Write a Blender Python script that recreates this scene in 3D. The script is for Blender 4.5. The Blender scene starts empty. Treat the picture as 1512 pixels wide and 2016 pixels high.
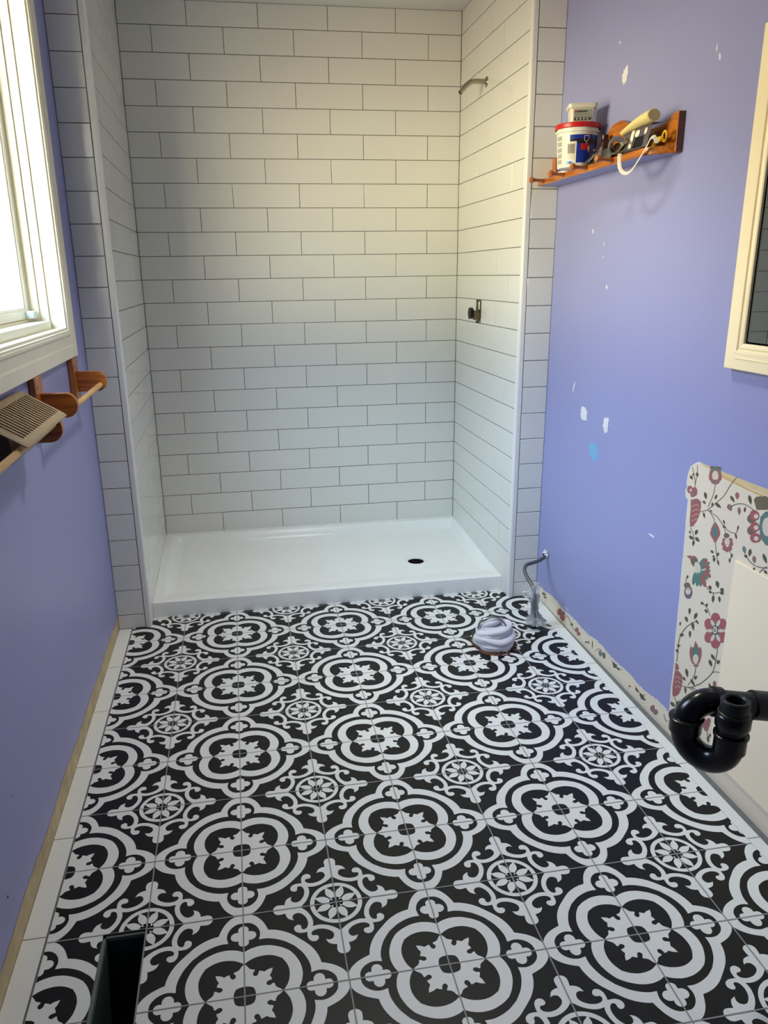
EXPOSURE = 0.15
PAINT = (148, 151, 198)
SKY_STRENGTH = 1.0
SKY_FAR_SIDE = [(0.0, (0.8, 0.8, 0.6)), (0.30, (0.8, 0.8, 0.6)), (0.45, (3.0, 2.6, 1.6)), (0.53, (15.0, 12.5, 8.5)), (0.62, (6.0, 6.2, 6.5)), (0.75, (16.0, 19.0, 27.0)), (1.0, (2.0, 2.4, 3.0))]
SKY_NEAR_SIDE = [(0.0, (0.8, 0.8, 0.6)), (0.30, (0.8, 0.7, 0.5)), (0.45, (29.0, 23.0, 14.0)), (0.53, (50.0, 46.5, 28.0)), (0.62, (6.0, 5.5, 5.0)), (0.75, (19.0, 27.5, 32.5)), (1.0, (2.0, 2.4, 3.0))]
FILL_SPOTS_AT = [(0.30, -0.60), (0.12, 0.62), (0.0, 1.76)]  # where the added fill spots hang, out of view
FILL_SPOTS = ((0, (1, 1, 1)), (90.0, (1.06, 1.04, 0.93)), (17.0, (1.0, 1.0, 1.0)))
import bpy, bmesh, math, random
from mathutils import Vector, Matrix
random.seed(7)
scene = bpy.context.scene
COL = scene.collection
PI = math.pi

def lin(c):
    out = []
    for v in c:
        v = v / 255.0
        out.append(v / 12.92 if v <= 0.04045 else ((v + 0.055) / 1.055) ** 2.4)
    return tuple(out)

# ------------------------------------------------------------------ camera
cam_data = bpy.data.cameras.new('camera')
cam = bpy.data.objects.new('camera', cam_data)
COL.objects.link(cam)
R_ = Vector((0.985, -0.169, -0.014)); U_ = Vector((0.064, 0.297, 0.953)); F_ = Vector((0.157, 0.940, -0.303))
pitch, yaw, roll = 0.3081, 0.1657, -0.0145
fwd = Vector((math.sin(yaw) * math.cos(pitch), math.cos(yaw) * math.cos(pitch), -math.sin(pitch)))
right = Vector((math.cos(yaw), -math.sin(yaw), 0))
up = right.cross(fwd)
r2 = right * math.cos(roll) + up * math.sin(roll)
u2 = -right * math.sin(roll) + up * math.cos(roll)
M = Matrix(((r2.x, u2.x, -fwd.x, -0.355), (r2.y, u2.y, -fwd.y, -1.630), (r2.z, u2.z, -fwd.z, 1.354), (0, 0, 0, 1)))
cam.matrix_world = M
cam_data.sensor_fit = 'VERTICAL'
cam_data.sensor_height = 36.0
cam_data.sensor_width = 27.0
cam_data.lens = 1536.6 * 36.0 / 2016.0
cam_data.shift_x = 26.96 / 2016.0
cam_data.shift_y = 22.26 / 2016.0
cam_data.clip_start = 0.02
scene.camera = cam

# ------------------------------------------------------------------ world and light
scene.view_settings.view_transform = 'Standard'
scene.view_settings.look = 'None'
scene.view_settings.gamma = 1.0
scene.view_settings.use_curve_mapping = False
scene.view_settings.exposure = EXPOSURE

world = bpy.data.worlds.new('outdoor daylight')
scene.world = world
world.use_nodes = True
wn = world.node_tree.nodes; wl = world.node_tree.links
wn.clear()
w_out = wn.new('ShaderNodeOutputWorld'); w_bg = wn.new('ShaderNodeBackground')
w_tc = wn.new('ShaderNodeTexCoord'); w_sep = wn.new('ShaderNodeSeparateXYZ')
w_map = wn.new('ShaderNodeMapRange')
w_map.inputs['From Min'].default_value = -1; w_map.inputs['From Max'].default_value = 1
w_az = wn.new('ShaderNodeMapRange'); w_az.interpolation_type = 'SMOOTHSTEP'
w_az.inputs['From Min'].default_value = 0.8; w_az.inputs['From Max'].default_value = -0.9
w_mix = wn.new('ShaderNodeMix'); w_mix.data_type = 'RGBA'
wl.new(w_tc.outputs['Generated'], w_sep.inputs[0]); wl.new(w_sep.outputs['Z'], w_map.inputs['Value']); wl.new(w_sep.outputs['Y'], w_az.inputs['Value'])
# sky above and sunlit ground below, one gradient for each side of the yard, blended round the horizon
for k_, stops in enumerate((SKY_FAR_SIDE, SKY_NEAR_SIDE)):
    w_ramp = wn.new('ShaderNodeValToRGB'); cr = w_ramp.color_ramp
    for i, (p, c) in enumerate(stops):
        e = cr.elements[i] if i < 2 else cr.elements.new(p)
        e.position = p; e.color = (c[0], c[1], c[2], 1)
    wl.new(w_map.outputs[0], w_ramp.inputs[0]); wl.new(w_ramp.outputs[0], w_mix.inputs[6 + k_])
wl.new(w_az.outputs[0], w_mix.inputs[0]); wl.new(w_mix.outputs[2], w_bg.inputs['Color'])
wl.new(w_bg.outputs[0], w_out.inputs[0])
w_bg.inputs['Strength'].default_value = SKY_STRENGTH

def area_light(name, loc, rot, sx, sy, energy, color=(1, 1, 1), portal=False):
    ld = bpy.data.lights.new(name, 'AREA'); ld.shape = 'RECTANGLE'; ld.size = sx; ld.size_y = sy
    ld.energy = energy; ld.color = color
    if portal: ld.cycles.is_portal = True
    o = bpy.data.objects.new(name, ld); COL.objects.link(o)
    o.location = loc; o.rotation_euler = rot
    return o
# daylight comes in through the window opening on the left only
area_light('window_daylight', (-1.06, 0.5975, 1.7275), (0, -PI / 2, 0), 1.06, 0.91, 1.0, portal=True)

# unseen fill spots added under the ceiling to brighten floor and shower tray
def fill_spot(x, y, energy, color, cone=104, blend=0.75):
    ld = bpy.data.lights.new('fill_spot_lamp', 'SPOT'); ld.energy = energy; ld.color = color
    ld.spot_size = math.radians(cone); ld.spot_blend = blend; ld.shadow_soft_size = 0.14
    o = bpy.data.objects.new('fill_spot_lamp', ld); COL.objects.link(o); o.location = (x, y, 2.470)
    return o
for (x, y), (e, c) in zip(FILL_SPOTS_AT, FILL_SPOTS):
    if e > 0: fill_spot(x, y, e, c, 104 if y < 1.4 else 92, 0.75 if y < 1.4 else 1.0)

# ------------------------------------------------------------------ materials
def mat(name, color, rough=0.5, metal=0.0, spec=0.5, noise=None, bump=None, coat=0.0, trans=0.0, alpha=1.0, ior=1.45, sss=0.0):
    """noise=(scale, amount) gives a soft colour variation, bump=(scale, strength)"""
    m = bpy.data.materials.new(name); m.use_nodes = True
    nt = m.node_tree; b = nt.nodes['Principled BSDF']
    c = lin(color) + (1,)
    b.inputs['Base Color'].default_value = c
    b.inputs['Roughness'].default_value = rough
    b.inputs['Metallic'].default_value = metal
    b.inputs['Specular IOR Level'].default_value = spec
    b.inputs['Coat Weight'].default_value = coat
    b.inputs['Coat Roughness'].default_value = 0.08
    b.inputs['Transmission Weight'].default_value = trans
    b.inputs['IOR'].default_value = ior
    b.inputs['Alpha'].default_value = alpha
    tc = nt.nodes.new('ShaderNodeTexCoord')
    n = nt.nodes.new('ShaderNodeTexNoise'); n.inputs['Scale'].default_value = (noise or (8, 0))[0]
    n.inputs['Detail'].default_value = 4
    nt.links.new(tc.outputs['Object'], n.inputs['Vector'])
    mix = nt.nodes.new('ShaderNodeMix'); mix.data_type = 'RGBA'
    amt = (noise or (8, 0.04))[1]
    mix.inputs[6].default_value = tuple(v * (1 - amt) for v in c[:3]) + (1,)
    mix.inputs[7].default_value = tuple(min(1, v * (1 + amt)) for v in c[:3]) + (1,)
    nt.links.new(n.outputs[0], mix.inputs[0]); nt.links.new(mix.outputs[2], b.inputs['Base Color'])
    if bump:
        n2 = nt.nodes.new('ShaderNodeTexNoise'); n2.inputs['Scale'].default_value = bump[0]; n2.inputs['Detail'].default_value = 3
        nt.links.new(tc.outputs['Object'], n2.inputs['Vector'])
        bp = nt.nodes.new('ShaderNodeBump'); bp.inputs['Strength'].default_value = bump[1]; bp.inputs['Distance'].default_value = 0.002
        nt.links.new(n2.outputs[0], bp.inputs['Height']); nt.links.new(bp.outputs[0], b.inputs['Normal'])
    return m

def wood(name, c1, c2, axis=1, rough=0.35, scale=14, coat=0.3):
    m = bpy.data.materials.new(name); m.use_nodes = True
    nt = m.node_tree; b = nt.nodes['Principled BSDF']
    tc = nt.nodes.new('ShaderNodeTexCoord'); mp = nt.nodes.new('ShaderNodeMapping')
    s = [8.0, 8.0, 8.0]; s[axis] = 0.7
    mp.inputs['Scale'].default_value = s
    n = nt.nodes.new('ShaderNodeTexNoise'); n.inputs['Scale'].default_value = scale; n.inputs['Detail'].default_value = 6
    r = nt.nodes.new('ShaderNodeValToRGB')
    r.color_ramp.elements[0].position = 0.35; r.color_ramp.elements[0].color = lin(c1) + (1,)
    r.color_ramp.elements[1].position = 0.68; r.color_ramp.elements[1].color = lin(c2) + (1,)
    nt.links.new(tc.outputs['Object'], mp.inputs['Vector']); nt.links.new(mp.outputs[0], n.inputs['Vector'])
    nt.links.new(n.outputs[0], r.inputs[0]); nt.links.new(r.outputs[0], b.inputs['Base Color'])
    b.inputs['Roughness'].default_value = rough; b.inputs['Coat Weight'].default_value = coat
    return m

M_blue = mat('periwinkle wall paint', PAINT, 0.36, spec=0.35, noise=(3, 0.03), bump=(260, 0.12))
M_white_paint = mat('white ceiling paint', (222, 222, 218), 0.6, bump=(200, 0.1))
M_tile = mat('glossy white wall tile', (222, 222, 218), 0.07, spec=0.5, noise=(5, 0.015))
M_grout = mat('dark grey wall grout', (92, 92, 88), 0.85)
M_trim = mat('white plastic edge trim', (225, 225, 224), 0.25)
M_fwhite = mat('off white floor tile glaze', (232, 234, 231), 0.38, spec=0.4, noise=(60, 0.03))
M_fblack = mat('black floor tile glaze', (21, 22, 22), 0.42, spec=0.3, noise=(25, 0.25))
M_fgrout = mat('grey floor grout', (150, 150, 147), 0.9, noise=(120, 0.1))
M_mortar = mat('grey mortar bed', (118, 120, 118), 0.95, noise=(40, 0.2), bump=(120, 0.5))
M_bare = mat('bare tan wallboard strip', (192, 172, 134), 0.8, noise=(22, 0.45), bump=(60, 0.3))
M_paper = mat('cream wallpaper', (226, 212, 190), 0.75, noise=(5, 0.04))
M_paperglue = mat('yellowed paper edge', (214, 190, 140), 0.8, noise=(30, 0.15))
M_torn = mat('torn white paper', (232, 230, 224), 0.85)
M_board = mat('cream primed board', (246, 228, 198), 0.7, noise=(4, 0.03))
M_acryl = mat('white acrylic shower base', (236, 238, 236), 0.22, spec=0.5)
M_cream = mat('white window trim paint', (232, 226, 206), 0.35)
M_vinyl = mat('white vinyl sash', (246, 243, 228), 0.3)
M_creamframe = mat('cream painted cabinet frame', (252, 236, 198), 0.32)
M_chrome = mat('brushed nickel', (170, 160, 145), 0.28, metal=1.0)
M_steel = mat('galvanised steel', (150, 150, 146), 0.35, metal=0.9, noise=(30, 0.15))
M_braid = mat('grey braided supply line', (112, 112, 108), 0.38, metal=0.7, bump=(900, 0.4))
M_brass = mat('brass valve body', (128, 112, 84), 0.35, metal=0.8, noise=(60, 0.3))
M_black = mat('black abs plastic', (13, 14, 14), 0.24, spec=0.5, noise=(20, 0.3))
M_blackm = mat('dull black abs plastic', (26, 26, 25), 0.42, noise=(20, 0.3))
M_dark = mat('dark cavity', (8, 8, 8), 0.9)
M_duct = mat('grey duct metal', (70, 84, 82), 0.5, metal=0.4, noise=(20, 0.2))
M_tan = mat('tan enamel register', (168, 146, 112), 0.4, noise=(10, 0.06))
M_regbox = mat('brown register box', (66, 44, 30), 0.5)
M_woodo = wood('orange varnished pine', (152, 84, 26), (200, 120, 42), 1, 0.3)
M_woodx = wood('orange varnished pine cross grain', (142, 76, 22), (192, 112, 40), 0, 0.3)
M_woodz = wood('orange varnished pine upright', (142, 78, 26), (192, 114, 46), 2, 0.3)
M_wooddark = wood('dark end grain pine', (84, 40, 16), (120, 62, 26), 0, 0.4)
M_rod = wood('pale dowel wood', (196, 150, 96), (220, 178, 122), 1, 0.45, coat=0.1)
M_cloth = mat('white cotton rag', (222, 220, 228), 0.9, noise=(12, 0.03), bump=(240, 0.3))
M_rust = mat('rusty brown wax ring', (104, 62, 40), 0.8, noise=(60, 0.5), bump=(90, 0.8))
M_film = mat('crumpled clear plastic film', (220, 222, 224), 0.15, trans=0.55, alpha=0.62, bump=(60, 1.0), noise=(30, 0.08))
M_filler = mat('white spackle', (222, 221, 226), 0.8, noise=(40, 0.05))
M_tealspot = mat('light blue paint patch', (118, 172, 214), 0.5)
M_bwhite = mat('white bucket plastic', (228, 226, 216), 0.35)
M_bred = mat('red lid plastic', (196, 28, 32), 0.35)
M_bblue = mat('blue label print', (20, 48, 150), 0.4)
M_bgrey = mat('grey label print', (168, 168, 158), 0.5)
M_tub = mat('cloudy tub plastic', (216, 210, 198), 0.35)
M_labelg = mat('grey green label', (146, 152, 142), 0.5)
M_ivory = mat('ivory foam handle', (222, 204, 140), 0.6)
M_yellow = mat('yellow plastic', (224, 176, 20), 0.4)
M_maroon = mat('dark bottle plastic', (50, 22, 18), 0.3)
M_pink = mat('dusky red cap', (168, 50, 70), 0.4)
M_strap = mat('white webbing strap', (204, 198, 184), 0.6)
M_lockblue = mat('pale blue latch', (206, 220, 218), 0.3)
M_knob = mat('black rubber knob', (16, 16, 15), 0.5)

M_glass = bpy.data.materials.new('window glass'); M_glass.use_nodes = True
_nt = M_glass.node_tree; _b = _nt.nodes['Principled BSDF']; _o = _nt.nodes['Material Output']
_tr = _nt.nodes.new('ShaderNodeBsdfTransparent'); _gl = _nt.nodes.new('ShaderNodeBsdfGlossy'); _gl.inputs['Roughness'].default_value = 0.02
_fr = _nt.nodes.new('ShaderNodeFresnel'); _fr.inputs['IOR'].default_value = 1.8
_mx = _nt.nodes.new('ShaderNodeMixShader')
_ge = _nt.nodes.new('ShaderNodeNewGeometry'); _mm = _nt.nodes.new('ShaderNodeMath'); _mm.operation = 'SUBTRACT'; _mm.use_clamp = True
_nt.links.new(_fr.outputs[0], _mm.inputs[0]); _nt.links.new(_ge.outputs['Backfacing'], _mm.inputs[1]); _nt.links.new(_mm.outputs[0], _mx.inputs[0]); _nt.links.new(_tr.outputs[0], _mx.inputs[1]); _nt.links.new(_gl.outputs[0], _mx.inputs[2])
_nt.links.new(_mx.outputs[0], _o.inputs['Surface']); _nt.nodes.remove(_b)

M_mirror = mat('silvered mirror', (200, 205, 200), 0.01, metal=1.0)
for _n in [n for n in M_mirror.node_tree.nodes if n.type == 'MIX']:
    M_mirror.node_tree.nodes.remove(_n)
M_mirror.node_tree.nodes['Principled BSDF'].inputs['Base Color'].default_value = (0.62, 0.66, 0.63, 1)

# ------------------------------------------------------------------ mesh helpers
class MB:
    def __init__(s): s.v = []; s.f = []; s.m = []; s.sm = []
    def add(s, vs, fs, m=0, smooth=False):
        o = len(s.v); s.v += [tuple(v) for v in vs]
        for f in fs: s.f.append(tuple(i + o for i in f)); s.m.append(m); s.sm.append(smooth)
        return s
    def box(s, x0, x1, y0, y1, z0, z1, m=0):
        v = [(x0, y0, z0), (x1, y0, z0), (x1, y1, z0), (x0, y1, z0), (x0, y0, z1), (x1, y0, z1), (x1, y1, z1), (x0, y1, z1)]
        return s.add(v, [(0, 3, 2, 1), (4, 5, 6, 7), (0, 1, 5, 4), (1, 2, 6, 5), (2, 3, 7, 6), (3, 0, 4, 7)], m)
    def prism(s, poly, axis, a, b, m=0, smooth=False):
        """extrude a 2D polygon along an axis ('x','y','z') from a to b"""
        def P(p, t):
            if axis == 'x': return (t, p[0], p[1])
            if axis == 'y': return (p[0], t, p[1])
            return (p[0], p[1], t)
        n = len(poly)
        vs = [P(p, a) for p in poly] + [P(p, b) for p in poly]
        s.add(vs, [tuple(range(n - 1, -1, -1)), tuple(range(n, 2 * n))], m)
        s.add(vs, [(i, (i + 1) % n, n + (i + 1) % n, n + i) for i in range(n)], m, smooth)
        return s
    def tube(s, path, r, n=16, m=0, caps=True, smooth=True, squash=1.0):
        P = [Vector(p) for p in path]
        R = r if isinstance(r, (list, tuple)) else [r] * len(P)
        t0 = (P[1] - P[0]).normalized()
        ref = Vector((0, 0, 1)) if abs(t0.z) < 0.9 else Vector((1, 0, 0))
        nrm = t0.cross(ref).normalized()
        rings = []
        for i, p in enumerate(P):
            t = ((P[min(i + 1, len(P) - 1)] - P[max(i - 1, 0)])).normalized()
            nrm = (nrm - t * nrm.dot(t)).normalized(); bn = t.cross(nrm)
            rings.append([p + (nrm * math.cos(2 * PI * k / n) + bn * squash * math.sin(2 * PI * k / n)) * R[i] for k in range(n)])
        vs = [q for rg in rings for q in rg]
        fs = [(i * n + k, i * n + (k + 1) % n, (i + 1) * n + (k + 1) % n, (i + 1) * n + k) for i in range(len(P) - 1) for k in range(n)]
        s.add(vs, fs, m, smooth)
        if caps:
            s.add(rings[0], [tuple(range(n - 1, -1, -1))], m); s.add(rings[-1], [tuple(range(n))], m)
        return s
    def lathe(s, prof, c, axis=(0, 0, 1), n=40, m=0, smooth=True):
        """prof = [(r, h)...] about point c along axis; mats may change through list m"""
        ax = Vector(axis).normalized()
        ref = Vector((1, 0, 0)) if abs(ax.x) < 0.9 else Vector((0, 1, 0))
        e1 = ax.cross(ref).normalized(); e2 = ax.cross(e1)
        c = Vector(c); vs = []
        for r, h in prof:
            for k in range(n):
                a = 2 * PI * k / n
                vs.append(c + ax * h + (e1 * math.cos(a) + e2 * math.sin(a)) * r)
        for i in range(len(prof) - 1):
            mm = m[i] if isinstance(m, (list, tuple)) else m
            s.add(vs[i * n:(i + 2) * n], [(k, (k + 1) % n, n + (k + 1) % n, n + k) for k in range(n)], mm, smooth)
        return s
    def build(s, name, mats, parent=None, bevel=0.0, segs=2, angle=0.6):
        me = bpy.data.meshes.new(name)
        me.from_pydata(s.v, [], s.f)
        for mt in (mats if isinstance(mats, (list, tuple)) else [mats]): me.materials.append(mt)
        me.polygons.foreach_set('material_index', s.m)
        bm = bmesh.new(); bm.from_mesh(me)
        bmesh.ops.remove_doubles(bm, verts=bm.verts, dist=1e-6)
        if s.fixn: bmesh.ops.recalc_face_normals(bm, faces=bm.faces)
        bm.to_mesh(me); bm.free()
        if any(s.sm):
            for p in me.polygons: p.use_smooth = True
            me.set_sharp_from_angle(angle=angle)
        o = bpy.data.objects.new(name, me); COL.objects.link(o)
        if bevel:
            bv = o.modifiers.new('bevel', 'BEVEL'); bv.width = bevel; bv.segments = segs; bv.limit_method = 'ANGLE'; bv.angle_limit = 0.7
            for p in me.polygons: p.use_smooth = True
            me.set_sharp_from_angle(angle=0.6)
        if parent is not None:
            o.parent = parent
            o.matrix_parent_inverse = parent.matrix_world.inverted() if parent.type == 'EMPTY' else Matrix()
        return o
    fixn = True

def empty(name, loc, label, cat, group=None):
    o = bpy.data.objects.new(name, None); COL.objects.link(o)
    o.empty_display_size = 0.05
    o.location = loc; o.matrix_world = Matrix.Translation(loc)
    o['label'] = label; o['category'] = cat
    if group: o['group'] = group
    return o
def tag(o, label, cat, group=None):
    o['label'] = label; o['category'] = cat
    if group: o['group'] = group
    return o
def struct(o, label=None, cat=None):
    o['kind'] = 'structure'
    if label: o['label'] = label
    if cat: o['category'] = cat
    return o
def spline(pts, k=4):
    """Catmull-Rom through points of any dimension"""
    n = len(pts); out = []
    for i in range(n - 1):
        a = pts[max(i - 1, 0)]; b = pts[i]; c = pts[i + 1]; d = pts[min(i + 2, n - 1)]
        for j in range(k):
            t = j / k
            out.append(tuple(0.5 * ((2 * q) + (-p + r) * t + (2 * p - 5 * q + 4 * r - w) * t * t + (-p + 3 * q - 3 * r + w) * t ** 3)
                             for p, q, r, w in zip(a, b, c, d)))
    out.append(tuple(pts[-1]))
    return out

XL, XR = -0.888, 0.884          # room side walls
AL, AR, YB, YJ = -0.759, 0.755, 2.2926, 1.385   # alcove faces, back wall, jamb front
CEIL = 2.482
Y0 = -2.30                      # wall behind the camera

# ------------------------------------------------------------------ room shell
# left wall with the window opening
WY0, WY1, WZ0, WZ1 = 0.150, 1.045, 1.205, 2.250
mb = MB()
mb.box(XL - 0.14, XL, Y0, WY0, -0.02, CEIL); mb.box(XL - 0.14, XL, WY1, YJ + 0.02, -0.02, CEIL)
mb.box(XL - 0.14, XL, WY0, WY1, -0.02, WZ0); mb.box(XL - 0.14, XL, WY0, WY1, WZ1, CEIL)
wall_left = struct(mb.build('wall_left', M_blue), 'periwinkle painted wall with the window and wooden towel bar', 'wall')
def ragged_strip(x, y0, y1, z0, z1, amp, n, side):
    m_ = MB(); top = []
    for i in range(n + 1):
        y = y0 + (y1 - y0) * i / n
        top.append((x, y, z1 + amp * (random.random() - 0.5) + amp * 0.6 * math.sin(i * 0.35)))
    vs = []
    for i in range(n + 1):
        vs.append((x, top[i][1], z0)); vs.append(top[i])
    m_.fixn = False
    fs = [(2 * i, 2 * i + 2, 2 * i + 3, 2 * i + 1) for i in range(n)]
    if side > 0: fs = [tuple(reversed(f)) for f in fs]
    m_.add(vs, fs)
    return m_, top
s_, _ = ragged_strip(XL + 0.0006, -2.2, YJ - 0.002, 0.0, 0.060, 0.006, 160, -1)
s_.build('bare_strip', M_bare, wall_left)
mb = MB()
for (y, z, r) in ((1.253, 0.755, 0.003), (-0.221, 0.144, 0.003), (-0.10, 0.30, 0.002)):
    mb.lathe([(0.0, 0.0009), (r, 0.0006)], (XL, y, z), (1, 0, 0), 10)
mb.build('nail_hole', M_dark, wall_left)

# right wall
mb = MB().box(XR, XR + 0.12, Y0, YJ + 0.02, -0.02, CEIL)
wall_right = struct(mb.build('wall_right', M_blue), 'periwinkle painted wall with spackle patches and exposed wallpaper', 'wall')
# wall behind the camera
mb = MB().box(-1.03, 1.01, Y0 - 0.12, Y0, -0.02, CEIL)
struct(mb.build('wall_front', M_blue))
mb = MB().box(-1.03, 1.01, Y0 - 0.12, 2.42, CEIL, CEIL + 0.1)
ceiling = struct(mb.build('ceiling', M_white_paint), 'plain white ceiling over the tiled shower', 'ceiling')

mb = MB()
for (x, y), (e, c) in zip(FILL_SPOTS_AT, FILL_SPOTS):
    if e > 0: mb.lathe([(0.062, 0.0), (0.064, -0.004), (0.082, -0.003), (0.084, 0.001)], (x, y, CEIL), n=40)
mb.build('fill_spot_trim', M_white_paint, ceiling)  # rings added to dress the unseen fill spots

# ------------------------------------------------------------------ tiled walls (each tile a bevelled block, grout behind)
def tile(mb, o, u, v, n, u0, u1, v0, v1, h=0.0015, gap=0.0013, bev=0.0012, mi=1, tilt=0.0007):
    a0, a1, b0, b1 = u0 + gap, u1 - gap, v0 + gap, v1 - gap
    if a1 - a0 < 0.004 or b1 - b0 < 0.004: return
    O, Uv, V, N = Vector(o), Vector(u), Vector(v), Vector(n)
    t1 = (random.random() - 0.5) * tilt; t2 = (random.random() - 0.5) * tilt
    P = lambda a, b, c: O + Uv * a + V * b + N * c
    base = [P(a0, b0, -0.002), P(a1, b0, -0.002), P(a1, b1, -0.002), P(a0, b1, -0.002)]
    low = [P(a0, b0, h - bev * 0.7), P(a1, b0, h - bev * 0.7), P(a1, b1, h - bev * 0.7), P(a0, b1, h - bev * 0.7)]
    top = [P(a0 + bev, b0 + bev, h - t1 - t2), P(a1 - bev, b0 + bev, h + t1 - t2), P(a1 - bev, b1 - bev, h + t1 + t2), P(a0 + bev, b1 - bev, h - t1 + t2)]
    vs = base + low + top
    fs = [(8, 9, 10, 11)]
    for k in range(4):
        k2 = (k + 1) % 4
        fs.append((k, k2, 4 + k2, 4 + k)); fs.append((4 + k, 4 + k2, 8 + k2, 8 + k))
    if Uv.cross(V).dot(N) < 0: fs = [tuple(reversed(f)) for f in fs]
    mb.add(vs, fs, mi)

H = 0.10411; Z1 = 0.1996
def course(k): return (Z1 + H * (k - 1)) if k > 0 else 0.03
rows = [(course(k), min(course(k + 1), CEIL), k) for k in range(0, 23)]
# far wall
mb = MB(); mb.fixn = False
g = MB().box(-1.03, 1.01, YB + 0.0015, YB + 0.12, -0.02, CEIL); mb.add(g.v, g.f, 0)
for z0, z1, k in rows:
    xj = -0.6212 if k % 2 else -0.6212 + 0.15264
    xs = [AL] + [xj + 0.30528 * i for i in range(-1, 6) if AL + 0.01 < xj + 0.30528 * i < AR - 0.01] + [AR]
    for a, b in zip(xs[:-1], xs[1:]):
        tile(mb, (0, YB + 0.0015, 0), (1, 0, 0), (0, 0, 1), (0, -1, 0), a, b, z0, z1)
struct(mb.build('wall_shower_back', [M_grout, M_tile]), 'white subway tiled back wall of the shower', 'wall')
# side walls of the alcove with the front jamb faces
def alcove(name, face, sgn, xo, label, joints):
    mb = MB(); mb.fixn = False
    xa, xb = (xo, face - 0.0015) if sgn > 0 else (face + 0.0015, xo)
    hole = (1.888, 1.965, 1.128, 1.236) if sgn < 0 else None
    g = MB()
    if hole:
        g.box(xa + 0.0, xb, YJ + 0.0015, hole[0], -0.02, CEIL); g.box(xa, xb, hole[1], YB + 0.01, -0.02, CEIL)
        g.box(xa, xb, hole[0], hole[1], -0.02, hole[2]); g.box(xa, xb, hole[0], hole[1], hole[3], CEIL)
        g.box(xa + 0.06, xb, hole[0], hole[1], hole[2], hole[3])
    else:
        g.box(xa, xb, YJ + 0.0015, YB + 0.01, -0.02, CEIL)
    mb.add(g.v, g.f, 0)
    bx = (face - 0.0015 * sgn)
    for z0, z1, k in rows:
        ys = [YJ + 0.019] + sorted(y for y in joints[k % 2]) + [YB]
        for a, b in zip(ys[:-1], ys[1:]):
            if hole and abs((z0 + z1) / 2 - (hole[2] + hole[3]) / 2) < 0.04:
                cuts = [(a, min(b, hole[0])), (max(a, hole[1]), b)]
                for c, d in cuts:
                    if d - c > 0.01: tile(mb, (bx, 0, 0), (0, 1, 0), (0, 0, 1), (sgn, 0, 0), c, d, z0, z1)
                continue
            tile(mb, (bx, 0, 0), (0, 1, 0), (0, 0, 1), (sgn, 0, 0), a, b, z0 if z0 > 0.05 else 0.0, z1)
    # jamb front, one tile wide
    j0, j1 = (XL, face - 0.0235) if sgn > 0 else (face + 0.0235, XR)
    zz = [0.0]; base_ = 0.060 if sgn > 0 else 0.067; st = 0.1054 if sgn > 0 else 0.1057
    while zz[-1] < CEIL: zz.append(base_ + st * (len(zz) - 1))
    zz[-1] = CEIL
    for a, b in zip(zz[:-1], zz[1:]):
        tile(mb, (0, YJ + 0.0015, 0), (1, 0, 0), (0, 0, 1), (0, -1, 0), j0, j1, a, b, tilt=0.0012)
    return struct(mb.build(name, [M_grout, M_tile]), label, 'wall')
jR = {0: [1.692, 1.993], 1: [1.540, 1.846, 2.150]}
wall_sl = alcove('wall_shower_left', AL, 1, -1.03, 'white tiled left side wall of the shower and its front jamb', jR)
wall_sr = alcove('wall_shower_right', AR, -1, 1.01, 'white tiled right side wall of the shower and its front jamb', jR)
# rounded edge trims
for i, (face, sgn) in enumerate(((AL, 1), (AR, -1))):
    pts = []
    x_in = face + 0.0008 * sgn; x_out = face - 0.0215 * sgn
    r = 0.009
    pts.append((x_out, YJ + 0.006)); pts.append((x_out, YJ - 0.0015))
    for k in range(9):
        a = PI / 2 * k / 8
        pts.append((x_in - r * sgn + r * sgn * math.sin(a), YJ - 0.0015 + r - r * math.cos(a)))
    pts.append((x_in, YJ + 0.0185)); pts.append((x_in - 0.004 * sgn, YJ + 0.0185)); pts.append((x_in - 0.004 * sgn, YJ + 0.006))
    mb = MB().prism(pts, 'z', 0.0, CEIL, smooth=True)
    struct(mb.build('trim_%d' % (i + 1), M_trim, angle=0.5))

# ------------------------------------------------------------------ floor
P_ = 0.2085
HOLE = (-0.7165, -0.6270, -0.465, -0.2085)
def sym(half):
    """mirror a u<v half outline across the diagonal"""
    return half + [(b, a) for a, b in reversed(half[:-1] if abs(half[-1][0] - half[-1][1]) < 1e-6 else half)]
def segs(*parts):
    out = []
    for p in parts:
        q = spline(p, 4) if len(p) > 2 else list(p)
        if out: q = q[1:]
        out += q
    return out
o_half = segs([(0, 1.0), (0.06, 0.998), (0.10, 0.985), (0.147, 0.95), (0.197, 0.888), (0.230, 0.822), (0.255, 0.757)],
              [(0.255, 0.757), (0.318, 0.745), (0.404, 0.712), (0.490, 0.657), (0.576, 0.576)])
oi_half = segs([(0, 0.889), (0.065, 0.882), (0.120, 0.845), (0.157, 0.788), (0.170, 0.723), (0.156, 0.648)],
               [(0.156, 0.648), (0.228, 0.649), (0.310, 0.629), (0.400, 0.588), (0.460, 0.545), (0.507, 0.507)])
ro_half = segs([(0, 0.510), (0.04, 0.533), (0.09, 0.551), (0.17, 0.564), (0.27, 0.553), (0.36, 0.518), (0.41, 0.489), (0.455, 0.455)])
ri_half = segs([(0, 0.368), (0.07, 0.412), (0.142, 0.434), (0.227, 0.438), (0.305, 0.417), (0.376, 0.376)])
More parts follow.
